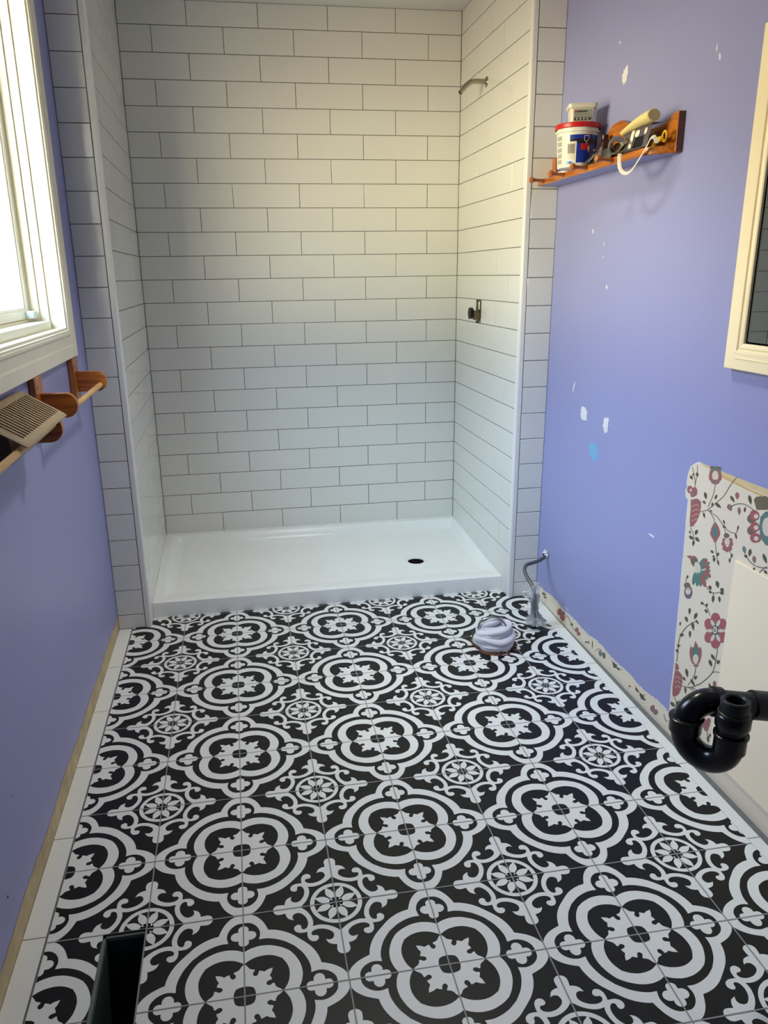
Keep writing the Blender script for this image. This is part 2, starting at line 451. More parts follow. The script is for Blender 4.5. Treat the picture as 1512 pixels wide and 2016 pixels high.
sn_half = segs([(0, 0.366), (0.024, 0.342), (0.050, 0.305), (0.078, 0.290), (0.097, 0.286)], [(0.097, 0.286), (0.101, 0.274), (0.094, 0.262), (0.083, 0.245), (0.085, 0.224), (0.099, 0.209), (0.118, 0.210), (0.134, 0.228), (0.144, 0.264)],
               [(0.144, 0.264), (0.170, 0.257), (0.195, 0.246), (0.226, 0.263), (0.278, 0.278)])
oc_half = [(0, 0.108), (0.055, 0.098), (0.084, 0.084)]
q_r = segs([(0, 0.847), (0.032, 0.838), (0.052, 0.810), (0.052, 0.772)], [(0.052, 0.772), (0.092, 0.768), (0.122, 0.745), (0.130, 0.716), (0.122, 0.688), (0.092, 0.664), (0.052, 0.660)],
           [(0.052, 0.660), (0.052, 0.622), (0.032, 0.595), (0, 0.586)])
sc_o = segs([(0.316, 1.0), (0.332, 0.957), (0.372, 0.934), (0.446, 0.940)], [(0.446, 0.940), (0.454, 0.898), (0.480, 0.857), (0.529, 0.833)],
            [(0.529, 0.833), (0.517, 0.868), (0.528, 0.907), (0.573, 0.925), (0.618, 0.906), (0.658, 0.849), (0.673, 0.785), (0.668, 0.738), (0.650, 0.706), (0.622, 0.694), (0.600, 0.708), (0.597, 0.742), (0.577, 0.764), (0.545, 0.758), (0.523, 0.728), (0.533, 0.684), (0.574, 0.657), (0.622, 0.652), (0.655, 0.655)])
sc_half = sc_o
in_half = segs([(0.612, 1.0), (0.667, 0.940), (0.706, 0.872), (0.724, 0.808), (0.726, 0.760), (0.718, 0.718)])
# the inlay pattern is laid on the black tile body in 0.1 mm steps, white and black by turns
def tile_layers():
    L = []
    L.append((1, [(0, 0)] + sym(o_half)))
    L.append((0, [(0, 0)] + sym(oi_half)))
    L.append((1, [(0, 0)] + sym(ro_half)))
    L.append((0, [(0, 0)] + sym(ri_half)))
    L.append((1, [(0, 0)] + sym(sn_half)))
    L.append((0, [(0, 0)] + sym(oc_half)))
    L.append((1, list(q_r))); L.append((1, [(b, a) for a, b in q_r]))
    L.append((1, sc_half + [(b, a) for a, b in reversed(sc_half)] + [(b, a) for a, b in in_half] + list(reversed(in_half))))
    def arc(r): return [(1 - r * math.cos(a), 1 - r * math.sin(a)) for a in [PI / 2 * k / 14 for k in range(15)]]
    L.append((2, [(1, 1)] + arc(0.284))); L.append((3, [(1, 1)] + arc(0.236)))
    for a in (PI / 8, 3 * PI / 8):
        d = Vector((-math.cos(a), -math.sin(a))); n = Vector((-d.y, d.x)); ps = []
        for t, w in ((0.045, 0.006), (0.08, 0.024), (0.12, 0.040), (0.155, 0.043), (0.19, 0.033), (0.215, 0.018), (0.238, 0.006)):
            ps.append((t, w))
        left = spline(ps, 3)
        pl = [Vector((1, 1)) + d * t + n * w for t, w in left] + [Vector((1, 1)) + d * t - n * w for t, w in reversed(left)]
        L.append((4, [(p.x, p.y) for p in pl]))
    L.append((4, [(1, 1)] + arc(0.075)))
    L.append((5, [(1, 1), (1 - 0.048, 1), (1 - 0.044, 1 - 0.034), (1 - 0.034, 1 - 0.044), (1, 1 - 0.048)]))
    return L
LAY = tile_layers()
# kind -> (z step, material index): 0/1 alternate for the medallion stack
def clip_poly(poly, x0, x1, y0, y1):
    def cut(ps, f, inter):
        out = []
        for i in range(len(ps)):
            a, b = ps[i - 1], ps[i]
            fa, fb = f(a), f(b)
            if fb >= 0:
                if fa < 0: out.append(inter(a, b, fa, fb))
                out.append(b)
            elif fa >= 0: out.append(inter(a, b, fa, fb))
        return out
    it = lambda a, b, fa, fb: (a[0] + (b[0] - a[0]) * fa / (fa - fb), a[1] + (b[1] - a[1]) * fa / (fa - fb))
    for f in (lambda p: p[0] - x0, lambda p: x1 - p[0], lambda p: p[1] - y0, lambda p: y1 - p[1]):
        if not poly: return poly
        poly = cut(poly, f, it)
    return poly
FX0, FX1, FY0, FY1 = -0.8370, 0.8280, -2.28, 1.478
mb = MB(); mb.fixn = False
from mathutils.geometry import tessellate_polygon
def tri(poly):
    return tessellate_polygon([[Vector((p[0], p[1], 0)) for p in poly]])
TRI = [(kind, poly, tri(poly)) for kind, poly in LAY]
stack_z = []
z = 0
for idx, (kind, poly) in enumerate(LAY):
    if idx < 6: stack_z.append(0.00010 * (idx + 1))
    elif idx < 8: stack_z.append(0.00030)
    elif idx == 8: stack_z.append(0.00010)
    else: stack_z.append({2: 0.0001, 3: 0.0002, 4: 0.0003, 5: 0.0004}[kind])
def matof(idx, kind):
    if idx < 6: return 1 if idx % 2 == 0 else 0
    if idx < 9: return 1
    return {2: 1, 3: 0, 4: 1, 5: 0}[kind]
G = 0.0015
for i in range(-5, 5):
    for j in range(-11, 8):
        tx0, tx1, ty0, ty1 = max(i * P_, FX0), min((i + 1) * P_, FX1), max(j * P_, FY0), min((j + 1) * P_, FY1)
        if tx1 - tx0 < 0.006 or ty1 - ty0 < 0.006: continue
        fu = i % 2 != 0; fv = j % 2 != 0        # which corner carries the medallion
        def W(p):
            u, v = p
            if fu: u = 1 - u
            if fv: v = 1 - v
            return ((i + u) * P_, (j + v) * P_)
        flip = fu != fv
        # regions left of/ right of / before / behind the duct hole
        regs = [(tx0, tx1, ty0, ty1)]
        hx0, hx1, hy0, hy1 = HOLE
        if tx0 < hx1 and tx1 > hx0 and ty0 < hy1 and ty1 > hy0:
            regs = [(tx0, min(tx1, hx0), ty0, ty1), (max(tx0, hx1), tx1, ty0, ty1),
                    (max(tx0, hx0), min(tx1, hx1), ty0, min(ty1, hy0)), (max(tx0, hx0), min(tx1, hx1), max(ty0, hy1), ty1)]
            regs = [r for r in regs if r[1] - r[0] > 1e-4 and r[3] - r[2] > 1e-4]
        full = len(regs) == 1 and regs[0] == (i * P_, (i + 1) * P_, j * P_, (j + 1) * P_)
        for (a0, a1, b0, b1) in regs:
            mb.add([(a0, b0, 0), (a1, b0, 0), (a1, b1, 0), (a0, b1, 0)], [(0, 1, 2, 3)], 0)
            for idx, (kind, poly, tr) in enumerate(TRI):
                zz = stack_z[idx]; mi = matof(idx, kind)
                wp = [W(p) for p in poly]
                for t in tr:
                    tp = [wp[q] for q in t]
                    ar = (tp[1][0] - tp[0][0]) * (tp[2][1] - tp[0][1]) - (tp[2][0] - tp[0][0]) * (tp[1][1] - tp[0][1])
                    if abs(ar) < 1e-10: continue
                    if ar < 0: tp = tp[::-1]
                    if not full: tp = clip_poly(tp, a0, a1, b0, b1)
                    if len(tp) >= 3: mb.add([(p[0], p[1], zz) for p in tp], [tuple(range(len(tp)))], mi)
            # grout lines
            for gx in (i * P_, (i + 1) * P_):
                c0, c1 = max(a0, gx - G), min(a1, gx + G)
                if c1 > c0: mb.add([(c0, b0, .00075), (c1, b0, .00075), (c1, b1, .00075), (c0, b1, .00075)], [(0, 1, 2, 3)], 2)
            for gy in (j * P_, (j + 1) * P_):
                c0, c1 = max(b0, gy - G), min(b1, gy + G)
                if c1 > c0: mb.add([(a0, c0, .00074), (a1, c0, .00074), (a1, c1, .00074), (a0, c1, .00074)], [(0, 1, 2, 3)], 2)
# slab under the tile, open at the duct hole
for (a0, a1, b0, b1) in ((-1.0, HOLE[0], -2.4, 2.4), (HOLE[1], 1.0, -2.4, 2.4), (HOLE[0], HOLE[1], -2.4, HOLE[2]), (HOLE[0], HOLE[1], HOLE[3], 2.4)):
    g = MB().box(a0, a1, b0, b1, -0.03, -0.004); mb.add(g.v, g.f, 3)
floor = struct(mb.build('floor', [M_fblack, M_fwhite, M_fgrout, M_mortar]), 'black and white medallion patterned tile floor', 'floor')
# plain white border tiles along both walls
mb = MB(); mb.fixn = True
ys = [1.384, 1.054, 0.745, 0.436, 0.127, -0.192, -0.50, -0.81, -1.12, -1.43, -1.74, -2.28]
def xr_edge(y):
    pts = [(1.385, 0.881), (1.12, 0.876), (0.73, 0.867), (0.42, 0.862), (-2.3, 0.862)]
    for (ya, xa), (yb, xb) in zip(pts[:-1], pts[1:]):
        if yb <= y <= ya: return xa + (xb - xa) * (ya - y) / (ya - yb)
    return 0.862
for a, b in zip(ys[:-1], ys[1:]):
    for (p, q, r, s) in (((-0.8865, a - G), (-0.8865, b + G), (-0.8383, b + G), (-0.8383, a - G)),
                         ((0.8293, a - G), (0.8293, b + G), (xr_edge(b), b + G), (xr_edge(a), a - G))):
        mb.prism([p, q, r, s], 'z', -0.006, 0.0005, 0)
mb.build('border_tiles', M_fwhite, floor, bevel=0.0008)
mb = MB().box(-0.887, -0.8365, -2.28, 1.385, -0.004, -0.0004).box(0.8275, 0.8625, -2.28, 1.385, -0.004, -0.0004)
mb.build('border_grout', M_fgrout, floor)

# ------------------------------------------------------------------ right wall: exposed wallpaper, filler patches
PX = XR - 0.0006
outline = [(-2.2, 0.848), (-0.40, 0.850), (-0.10, 0.852), (0.10, 0.850), (0.276, 0.852), (0.300, 0.842), (0.318, 0.830), (0.327, 0.805), (0.330, 0.785), (0.325, 0.768), (0.331, 0.757), (0.327, 0.742), (0.313, 0.736),
           (0.311, 0.66), (0.306, 0.56), (0.303, 0.48), (0.300, 0.43), (0.297, 0.36), (0.296, 0.30), (0.290, 0.24), (0.291, 0.16), (0.287, 0.10), (0.285, 0.066)]
top = []
n = 150
for i in range(n + 1):
    y = 0.285 + (1.382 - 0.285) * i / n
    top.append((y, 0.060 + 0.003 * math.sin(i * 0.21) + 0.0028 * (random.random() - 0.5) + 0.005 * max(0, math.sin(i * 0.11 + 1))))
mb = MB(); mb.fixn = False
poly = [(-2.2, -0.0038)] + outline + top + [(1.382, -0.0038)]
def wallpoly(mb, poly, x, mi=0):
    tr = tessellate_polygon([[Vector((p[0], p[1], 0)) for p in poly]])
    for t in tr:
        a, b, c = [poly[q] for q in t]
        ar = (b[0] - a[0]) * (c[1] - a[1]) - (c[0] - a[0]) * (b[1] - a[1])
        if abs(ar) < 1e-12: continue
        if ar > 0: a, c = c, a          # normal towards -x
        mb.add([(x, a[0], a[1]), (x, b[0], b[1]), (x, c[0], c[1])], [(0, 1, 2)], mi)
wallpoly(mb, poly, PX, 0)
# torn white edge and yellowed glue line
def edge_band(pts, w0, w1, mi, x):
    for (a, b) in zip(pts[:-1], pts[1:]):
        d = Vector((b[0] - a[0], b[1] - a[1]));
        if d.length < 1e-6: continue
        nn = Vector((-d.y, d.x)).normalized()
        w = random.uniform(w0, w1)
        wallpoly(mb, [a, b, (b[0] + nn.x * w, b[1] + nn.y * w), (a[0] + nn.x * w, a[1] + nn.y * w)], x, mi)
edge_band(outline[4:], 0.0015, 0.0035, 2, PX - 0.0001)
edge_band(top, 0.0, 0.003, 2, PX - 0.0001)
wallpoly(mb, [(0.276, 0.851), (-0.4, 0.849), (-0.4, 0.833), (0.0, 0.836), (0.15, 0.838), (0.262, 0.846)], PX - 0.0001, 1)
wallpoly(mb, [(0.235, 0.842), (0.18, 0.841), (0.05, 0.834), (-0.15, 0.831), (-0.15, 0.826), (0.06, 0.829), (0.19, 0.836)], PX - 0.0002, 3)
M_glue = mat('dried amber glue', (206, 172, 112), 0.7, noise=(40, 0.15))
mb.build('wallpaper', [M_paper, M_paperglue, M_torn, M_glue], wall_right)
WPC = {'g': (84, 84, 62), 's': (104, 92, 70), 'r': (158, 96, 94), 'R': (164, 92, 94), 'p': (140, 106, 104), 'o': (112, 100, 80), 't': (88, 124, 116),
       'c': (212, 200, 182), 'k': (50, 44, 44), 'v': (112, 98, 116), 'b': (108, 124, 128)}
keys = list(WPC)
mb = MB(); mb.fixn = False
zc = 0
WP = '''s 3133,8304 3081,8228 3055,8238 3107,8314
s 3085,8233 3014,8127 2988,8137 3058,8243
s 3018,8132 2958,8029 2932,8039 2991,8142
s 2961,8035 2928,7946 2901,7954 2934,8043
s 2930,7952 2910,7868 2883,7875 2903,7959
s 2911,7874 2898,7812 2870,7819 2884,7881
s 2902,8412 2887,8344 2860,8351 2875,8418
s 2889,8350 2869,8255 2842,8262 2861,8356
s 2870,8262 2860,8159 2833,8164 2843,8267
s 2860,8166 2869,8055 2842,8059 2833,8170
s 2868,8062 2887,7945 2859,7949 2841,8065
s 2886,7952 2900,7865 2873,7868 2858,7955
s 2898,7820 2906,7781 2878,7784 2870,7823
s 2904,7788 2915,7736 2888,7740 2877,7791
s 2914,7743 2922,7703 2894,7706 2886,7746
g 3172,8050 3187,8012 3181,7988 3159,7974 3124,7967 3082,7965 3036,7966 3035,7994 3038,8020 3049,8042 3072,8055 3111,8060
g 2877,8213 2911,8178 2919,8152 2909,8132 2884,8117 2851,8106 2813,8097 2797,8126 2785,8153 2782,8177 2793,8196 2822,8209
g 3070,8065 3036,8081 3016,8098 3004,8116 2999,8134 2999,8153 3001,8172 3025,8155 3048,8138 3066,8121 3077,8103 3080,8085
r 2969,7697 2976,7637 3019,7583 3086,7549 3159,7545 3218,7572 3248,7623 3240,7683 3197,7737 3130,7770 3057,7774 2998,7747
r 2743,7694 2747,7625 2785,7565 2845,7531 2913,7530 2970,7565 3000,7625 2996,7695 2958,7755 2897,7789 2829,7788 2773,7754
p 2855,7580 2861,7537 2893,7497 2942,7472 2996,7469 3040,7488 3062,7524 3056,7568 3024,7608 2974,7632 2920,7635 2877,7616
c 3017,7663 3019,7639 3035,7617 3060,7604 3087,7603 3110,7614 3121,7635 3119,7660 3103,7681 3078,7694 3050,7695 3028,7684
r 3015,7378 2715,7509 2530,7472 2492,7327 2517,7100 2622,6868 2749,6690 2901,6621 2950,6821 2967,7137
c 2923,7196 2866,7236 2877,7242 2935,7203
c 2874,7230 2797,7282 2808,7289 2886,7237
c 2807,7276 2731,7317 2739,7325 2816,7285
c 2745,7312 2677,7324 2676,7336 2744,7324
c 2690,7323 2626,7321 2620,7333 2683,7335
c 2636,7322 2588,7319 2581,7331 2628,7334
c 2897,7065 2840,7105 2851,7112 2908,7072
c 2848,7099 2771,7152 2782,7159 2859,7106
c 2780,7146 2704,7188 2713,7196 2789,7154
c 2718,7182 2651,7199 2652,7210 2719,7194
c 2664,7197 2601,7200 2596,7212 2659,7209
c 2611,7200 2563,7200 2557,7213 2605,7212
c 2871,6934 2813,6974 2825,6981 2882,6941
c 2822,6968 2744,7021 2756,7028 2833,6975
c 2754,7015 2678,7058 2688,7066 2763,7023
c 2691,7053 2625,7073 2627,7084 2694,7064
c 2637,7070 2575,7078 2572,7090 2635,7082
c 2585,7077 2538,7082 2535,7094 2582,7089
c 2845,6803 2787,6843 2799,6850 2856,6810
c 2796,6837 2718,6890 2729,6897 2807,6844
c 2728,6884 2652,6929 2662,6937 2737,6892
c 2664,6923 2599,6947 2602,6957 2668,6934
c 2611,6943 2549,6957 2549,6969 2610,6955
c 2560,6955 2513,6964 2512,6976 2559,6967
p 2965,7403 2815,7471 2828,7309 2937,7262
s 2491,7181 2400,7218 2410,7236 2501,7198
s 2409,7215 2284,7269 2295,7286 2420,7232
s 2291,7265 2163,7337 2178,7351 2307,7280
s 2168,7333 2054,7422 2076,7432 2189,7344
s 2060,7417 1947,7520 1971,7528 2084,7426
s 1954,7514 1840,7620 1863,7629 1978,7523
s 1847,7614 1734,7711 1757,7721 1869,7623
s 1741,7706 1630,7803 1652,7812 1763,7715
s 1635,7799 1534,7905 1558,7912 1659,7806
s 1537,7901 1459,8017 1486,8021 1564,7904
s 1462,8012 1395,8134 1423,8137 1490,8014
s 1399,8128 1329,8245 1356,8247 1426,8131
s 1334,8238 1251,8343 1277,8348 1359,8243
s 1256,8337 1172,8434 1197,8440 1281,8343
s 1177,8428 1116,8498 1140,8505 1202,8435
s 1991,8105 1993,8034 1968,8038 1966,8109
s 1993,8040 1998,7939 1972,7944 1968,8044
s 1997,7946 2018,7827 1993,7830 1972,7949
s 2017,7834 2070,7688 2045,7689 1992,7835
s 2067,7694 2137,7531 2112,7532 2042,7695
s 2134,7538 2187,7415 2162,7416 2109,7538
s 2180,7308 2051,7299 2039,7318 2168,7327
s 2060,7300 1883,7286 1871,7305 2047,7319
s 1892,7287 1728,7261 1714,7280 1878,7306
s 1738,7264 1622,7218 1603,7236 1718,7281
s 1630,7222 1530,7165 1509,7181 1608,7238
s 1536,7168 1434,7117 1414,7134 1515,7184
s 1439,7119 1334,7082 1316,7100 1421,7137
s 1341,7084 1236,7055 1220,7073 1324,7102
s 1242,7056 1136,7041 1123,7059 1229,7074
s 1142,7041 1035,7043 1027,7062 1134,7060
s 1041,7042 937,7059 934,7077 1038,7061
s 940,7058 858,7092 865,7107 947,7073
s 856,7094 817,7157 840,7159 879,7096
s 818,7154 806,7232 831,7228 844,7150
s 806,7226 800,7286 825,7281 832,7222
s 2117,7321 2053,7287 2033,7301 2097,7335
s 2059,7290 1972,7243 1952,7257 2039,7305
s 1978,7246 1901,7196 1880,7210 1958,7260
s 1907,7201 1855,7150 1833,7163 1885,7214
s 1859,7155 1819,7102 1796,7114 1836,7167
s 1823,7107 1794,7068 1770,7079 1799,7119
g 2398,7780 2427,7731 2430,7693 2413,7662 2383,7637 2342,7615 2298,7595 2287,7637 2281,7676 2283,7712 2301,7743 2336,7766
g 1847,7857 1893,7829 1920,7802 1933,7774 1936,7746 1932,7718 1925,7690 1891,7718 1862,7746 1839,7773 1826,7801 1827,7829
g 2441,7519 2444,7486 2431,7467 2407,7458 2375,7456 2337,7459 2297,7465 2304,7488 2315,7509 2330,7525 2355,7534 2390,7533
g 1885,7614 1862,7573 1825,7550 1777,7540 1721,7539 1660,7546 1597,7554 1629,7583 1664,7609 1703,7628 1751,7638 1810,7635
g 2350,7222 2368,7182 2367,7150 2353,7123 2328,7101 2297,7082 2263,7063 2258,7098 2256,7131 2261,7161 2275,7188 2303,7208
g 1459,7277 1465,7246 1457,7223 1440,7205 1415,7190 1386,7179 1355,7169 1358,7195 1364,7219 1374,7241 1392,7259 1419,7272
g 1448,7099 1429,7076 1405,7068 1378,7070 1348,7080 1317,7095 1286,7113 1308,7125 1331,7136 1355,7141 1382,7139 1413,7126
g 888,7089 900,7053 898,7023 885,6999 864,6977 837,6959 809,6941 806,6973 806,7004 811,7032 825,7056 849,7076
g 809,7325 835,7294 846,7266 848,7240 842,7215 831,7191 818,7168 802,7197 788,7226 779,7253 777,7279 786,7303
g 1996,7606 2025,7576 2038,7548 2041,7522 2034,7498 2022,7475 2008,7453 1989,7481 1973,7509 1963,7536 1961,7561 1971,7585
g 2098,7354 2082,7338 2061,7331 2036,7329 2009,7332 1980,7339 1950,7346 1970,7356 1990,7365 2012,7371 2036,7372 2065,7367
r 1534,6901 1533,6801 1571,6709 1640,6641 1726,6612 1814,6628 1884,6686 1923,6775 1923,6877 1884,6970 1814,7037 1727,7064 1641,7047 1572,6989
r 1721,6813 1725,6756 1757,6705 1809,6673 1868,6669 1916,6694 1942,6741 1937,6798 1905,6850 1852,6881 1794,6885 1747,6860
r 1506,6883 1509,6827 1541,6776 1592,6745 1648,6741 1696,6766 1721,6813 1717,6869 1685,6920 1634,6951 1577,6955 1531,6930
r 1603,6680 1606,6635 1631,6594 1671,6569 1716,6566 1754,6585 1774,6623 1771,6669 1746,6710 1705,6735 1660,6738 1623,6718
t 1610,6876 1612,6802 1643,6737 1698,6699 1760,6698 1814,6735 1844,6801 1843,6876 1810,6941 1755,6979 1693,6978 1640,6941
p 1668,7055 1674,7018 1704,6982 1751,6958 1802,6951 1843,6965 1863,6994 1857,7032 1826,7068 1779,7092 1728,7098 1688,7085
s 1447,7156 1404,7102 1382,7113 1424,7168
s 1408,7106 1349,7032 1327,7043 1385,7118
s 1353,7036 1302,6971 1280,6983 1331,7048
s 1305,6976 1272,6935 1250,6946 1283,6987
s 1276,6939 1251,6909 1230,6921 1254,6951
s 1255,6914 1237,6892 1215,6904 1233,6925
r 1210,6685 1216,6648 1245,6612 1291,6587 1340,6580 1380,6592 1399,6621 1394,6658 1364,6694 1318,6719 1269,6726 1230,6714
r 918,6785 923,6748 952,6713 995,6689 1043,6681 1082,6694 1101,6722 1096,6759 1067,6795 1023,6819 975,6825 937,6813
r 1143,6588 1148,6550 1177,6514 1222,6489 1271,6482 1311,6494 1331,6523 1325,6560 1295,6596 1250,6621 1201,6629 1162,6616
r 938,6659 943,6622 972,6586 1016,6561 1064,6554 1103,6566 1122,6595 1116,6632 1087,6668 1043,6692 995,6699 957,6687
r 1032,6586 1037,6549 1066,6513 1111,6488 1159,6480 1198,6493 1218,6521 1212,6559 1183,6594 1138,6619 1090,6627 1051,6614
r 1207,6787 1212,6752 1239,6719 1281,6696 1327,6690 1364,6701 1382,6728 1377,6763 1349,6796 1307,6819 1261,6825 1225,6813
r 958,6870 963,6836 990,6804 1030,6781 1075,6775 1111,6787 1129,6813 1124,6847 1097,6880 1056,6902 1011,6908 976,6896
c 1057,6797 1062,6746 1095,6698 1148,6666 1206,6660 1254,6680 1279,6722 1274,6775 1240,6823 1187,6854 1129,6860 1082,6839
o 1112,6948 1121,6910 1159,6872 1217,6844 1278,6833 1327,6843 1350,6870 1340,6908 1302,6947 1244,6975 1183,6985 1135,6976
s 1683,6599 1652,6509 1628,6519 1658,6609
s 1654,6515 1611,6389 1587,6399 1630,6524
s 1613,6395 1565,6273 1540,6283 1589,6405
s 1567,6277 1511,6174 1487,6185 1543,6289
s 1514,6178 1454,6082 1430,6094 1490,6190
s 1457,6087 1412,6017 1389,6029 1434,6099
s 1028,6557 997,6527 977,6540 1007,6570
s 1002,6531 961,6489 941,6501 981,6544
s 965,6494 940,6444 918,6454 943,6505
s 942,6452 949,6389 925,6394 918,6457
s 947,6397 970,6327 947,6329 924,6399
s 967,6334 986,6281 963,6283 945,6336
g 1815,6299 1817,6266 1805,6248 1781,6239 1750,6239 1714,6245 1675,6252 1683,6275 1693,6295 1708,6311 1732,6318 1766,6316
g 1470,6358 1513,6332 1534,6308 1542,6286 1537,6266 1526,6246 1510,6227 1482,6252 1456,6276 1439,6299 1432,6321 1441,6340
g 1629,6175 1671,6137 1687,6106 1686,6081 1671,6059 1648,6041 1620,6023 1596,6057 1575,6089 1564,6118 1566,6143 1585,6163
g 1479,6144 1492,6106 1487,6077 1471,6054 1445,6037 1414,6023 1379,6011 1378,6043 1380,6073 1388,6100 1405,6122 1433,6138
g 1729,6156 1704,6147 1682,6147 1661,6155 1641,6167 1622,6183 1604,6201 1626,6203 1649,6204 1671,6202 1692,6194 1711,6180
g 912,6522 943,6493 957,6468 958,6446 951,6427 936,6408 920,6391 900,6417 884,6443 873,6467 872,6488 883,6507
g 983,6367 1009,6336 1017,6311 1013,6291 999,6274 980,6259 957,6245 944,6272 933,6298 928,6322 932,6342 949,6358
p 1769,8428 1783,8317 1863,8217 1989,8156 2129,8150 2244,8202 2302,8298 2287,8412 2203,8512 2075,8571 1936,8574 1825,8522
o 2092,8537 2103,8515 2141,8492 2195,8473 2252,8465 2296,8469 2315,8485 2304,8508 2266,8531 2211,8549 2154,8557 2111,8553
t 1956,8550 1964,8518 2000,8488 2053,8467 2110,8462 2155,8473 2175,8498 2166,8530 2130,8560 2077,8580 2020,8586 1976,8574
o 1817,8583 1828,8560 1864,8537 1917,8520 1972,8512 2015,8516 2034,8531 2023,8554 1986,8577 1932,8594 1877,8602 1835,8598
r 2080,8277 2083,8217 2115,8165 2168,8135 2227,8136 2277,8168 2303,8222 2300,8283 2267,8335 2215,8364 2156,8362 2107,8330
r 1739,8362 1741,8307 1767,8261 1810,8236 1859,8238 1901,8267 1924,8316 1922,8371 1896,8417 1852,8442 1803,8439 1762,8410
c 1884,8360 1889,8290 1930,8229 1997,8194 2071,8193 2133,8229 2166,8291 2161,8362 2119,8423 2051,8458 1977,8457 1916,8421
p 1805,8213 1823,8176 1887,8136 1978,8104 2075,8088 2149,8092 2181,8117 2162,8154 2097,8195 2004,8227 1909,8242 1836,8237
s 2884,6598 2833,6561 2810,6576 2860,6613
s 2839,6565 2770,6514 2746,6529 2815,6580
s 2776,6519 2715,6459 2690,6473 2751,6533
s 2719,6465 2680,6395 2654,6407 2693,6477
s 2683,6401 2653,6324 2626,6335 2656,6412
s 2655,6330 2634,6273 2607,6283 2628,6341
g 2539,6656 2600,6621 2632,6588 2643,6558 2638,6530 2622,6502 2601,6475 2560,6509 2524,6542 2498,6573 2488,6603 2499,6631
g 2895,6357 2883,6316 2853,6295 2812,6289 2762,6294 2706,6306 2648,6321 2671,6348 2697,6372 2729,6389 2770,6395 2824,6386
g 2591,6419 2589,6373 2567,6348 2530,6335 2482,6333 2427,6338 2369,6346 2384,6378 2403,6407 2429,6429 2466,6441 2518,6439
g 2637,6312 2681,6271 2701,6236 2704,6205 2695,6177 2676,6151 2654,6125 2626,6162 2602,6198 2587,6232 2585,6263 2599,6290
g 2895,6514 2916,6486 2919,6466 2911,6451 2894,6439 2871,6431 2845,6423 2836,6446 2830,6467 2829,6486 2838,6501 2858,6511
r 2893,5739 2742,5826 2503,5825 2553,5709 2720,5714
o 2344,5813 2315,5736 2335,5657 2400,5597 2493,5571 2589,5586 2662,5641 2692,5718 2670,5798 2604,5859 2510,5884 2415,5867
r 2530,5826 2536,5799 2561,5772 2598,5752 2638,5744 2670,5751 2685,5770 2679,5797 2654,5824 2616,5844 2577,5851 2545,5845
t 2085,5792 2162,5694 2240,5622 2299,5597 2322,5626 2302,5700 2246,5801 2169,5899 2091,5969 2034,5993 2012,5964 2030,5891
t 1943,5751 2060,5658 2164,5596 2224,5583 2225,5622 2166,5702 2063,5802 1946,5894 1846,5953 1787,5965 1786,5927 1843,5849
r 1761,5818 1769,5779 1805,5738 1859,5708 1917,5696 1964,5706 1986,5735 1978,5775 1942,5816 1887,5846 1829,5857 1783,5847
r 1921,5883 1962,5813 2016,5760 2067,5738 2102,5753 2111,5801 2092,5870 2050,5940 1996,5992 1946,6013 1912,5998 1902,5950
t 1958,5549 2108,5473 2228,5428 2285,5428 2262,5473 2167,5550 2026,5637 1878,5712 1762,5754 1708,5753 1729,5710 1820,5636
t 2005,5557 1875,5532 1795,5494 1785,5456 1847,5425 1967,5411 2113,5417 2245,5442 2328,5480 2339,5520 2273,5551 2151,5564
t 2328,5265 2348,5161 2385,5078 2430,5039 2471,5054 2496,5119 2499,5217 2479,5321 2441,5403 2397,5442 2356,5426 2331,5362
t 2176,5279 2170,5189 2188,5114 2225,5074 2272,5080 2315,5131 2344,5213 2350,5304 2332,5379 2294,5418 2248,5411 2205,5360
t 2044,5322 2020,5245 2024,5178 2055,5138 2104,5138 2159,5177 2204,5244 2228,5322 2224,5390 2193,5428 2143,5428 2089,5389
r 1881,5413 1836,5330 1829,5254 1862,5205 1927,5196 2006,5231 2079,5299 2124,5383 2131,5460 2097,5509 2031,5516 1952,5481
r 1766,5671 1699,5637 1669,5594 1684,5552 1740,5523 1822,5513 1909,5527 1977,5560 2007,5604 1992,5646 1935,5676 1852,5685
t 2107,5550 2107,5469 2138,5397 2192,5355 2254,5352 2308,5391 2339,5461 2339,5543 2307,5615 2253,5657 2191,5658 2137,5619
c 2183,5685 2151,5610 2162,5536 2215,5482 2295,5462 2380,5482 2449,5537 2482,5613 2470,5688 2416,5742 2336,5761 2251,5740
s 1866,5237 1809,5215 1787,5234 1844,5257
s 1815,5217 1736,5188 1715,5208 1794,5237
s 1742,5190 1654,5171 1636,5192 1723,5211
s 1660,5172 1574,5169 1560,5190 1646,5193
s 1580,5169 1489,5176 1479,5197 1571,5190
s 1495,5175 1397,5201 1394,5221 1492,5195
s 1401,5200 1291,5255 1299,5271 1408,5215
s 1298,5252 1185,5324 1197,5337 1309,5265
s 1193,5318 1110,5373 1123,5386 1206,5331
s 1497,5204 1483,5165 1458,5176 1472,5216
s 1485,5170 1467,5118 1442,5129 1460,5182
s 1468,5123 1454,5083 1430,5094 1444,5135
g 1692,5321 1719,5275 1720,5247 1703,5230 1673,5222 1633,5220 1590,5221 1581,5255 1576,5287 1579,5312 1597,5328 1632,5333
g 1391,5580 1425,5523 1429,5481 1412,5449 1380,5426 1337,5409 1289,5394 1276,5441 1267,5485 1269,5524 1286,5555 1324,5575
g 1186,5444 1197,5399 1187,5376 1163,5368 1128,5372 1086,5384 1041,5399 1044,5429 1051,5455 1064,5474 1088,5481 1127,5473
g 1187,5308 1158,5285 1129,5280 1098,5289 1068,5307 1037,5333 1005,5361 1034,5372 1063,5380 1093,5381 1123,5372 1154,5350
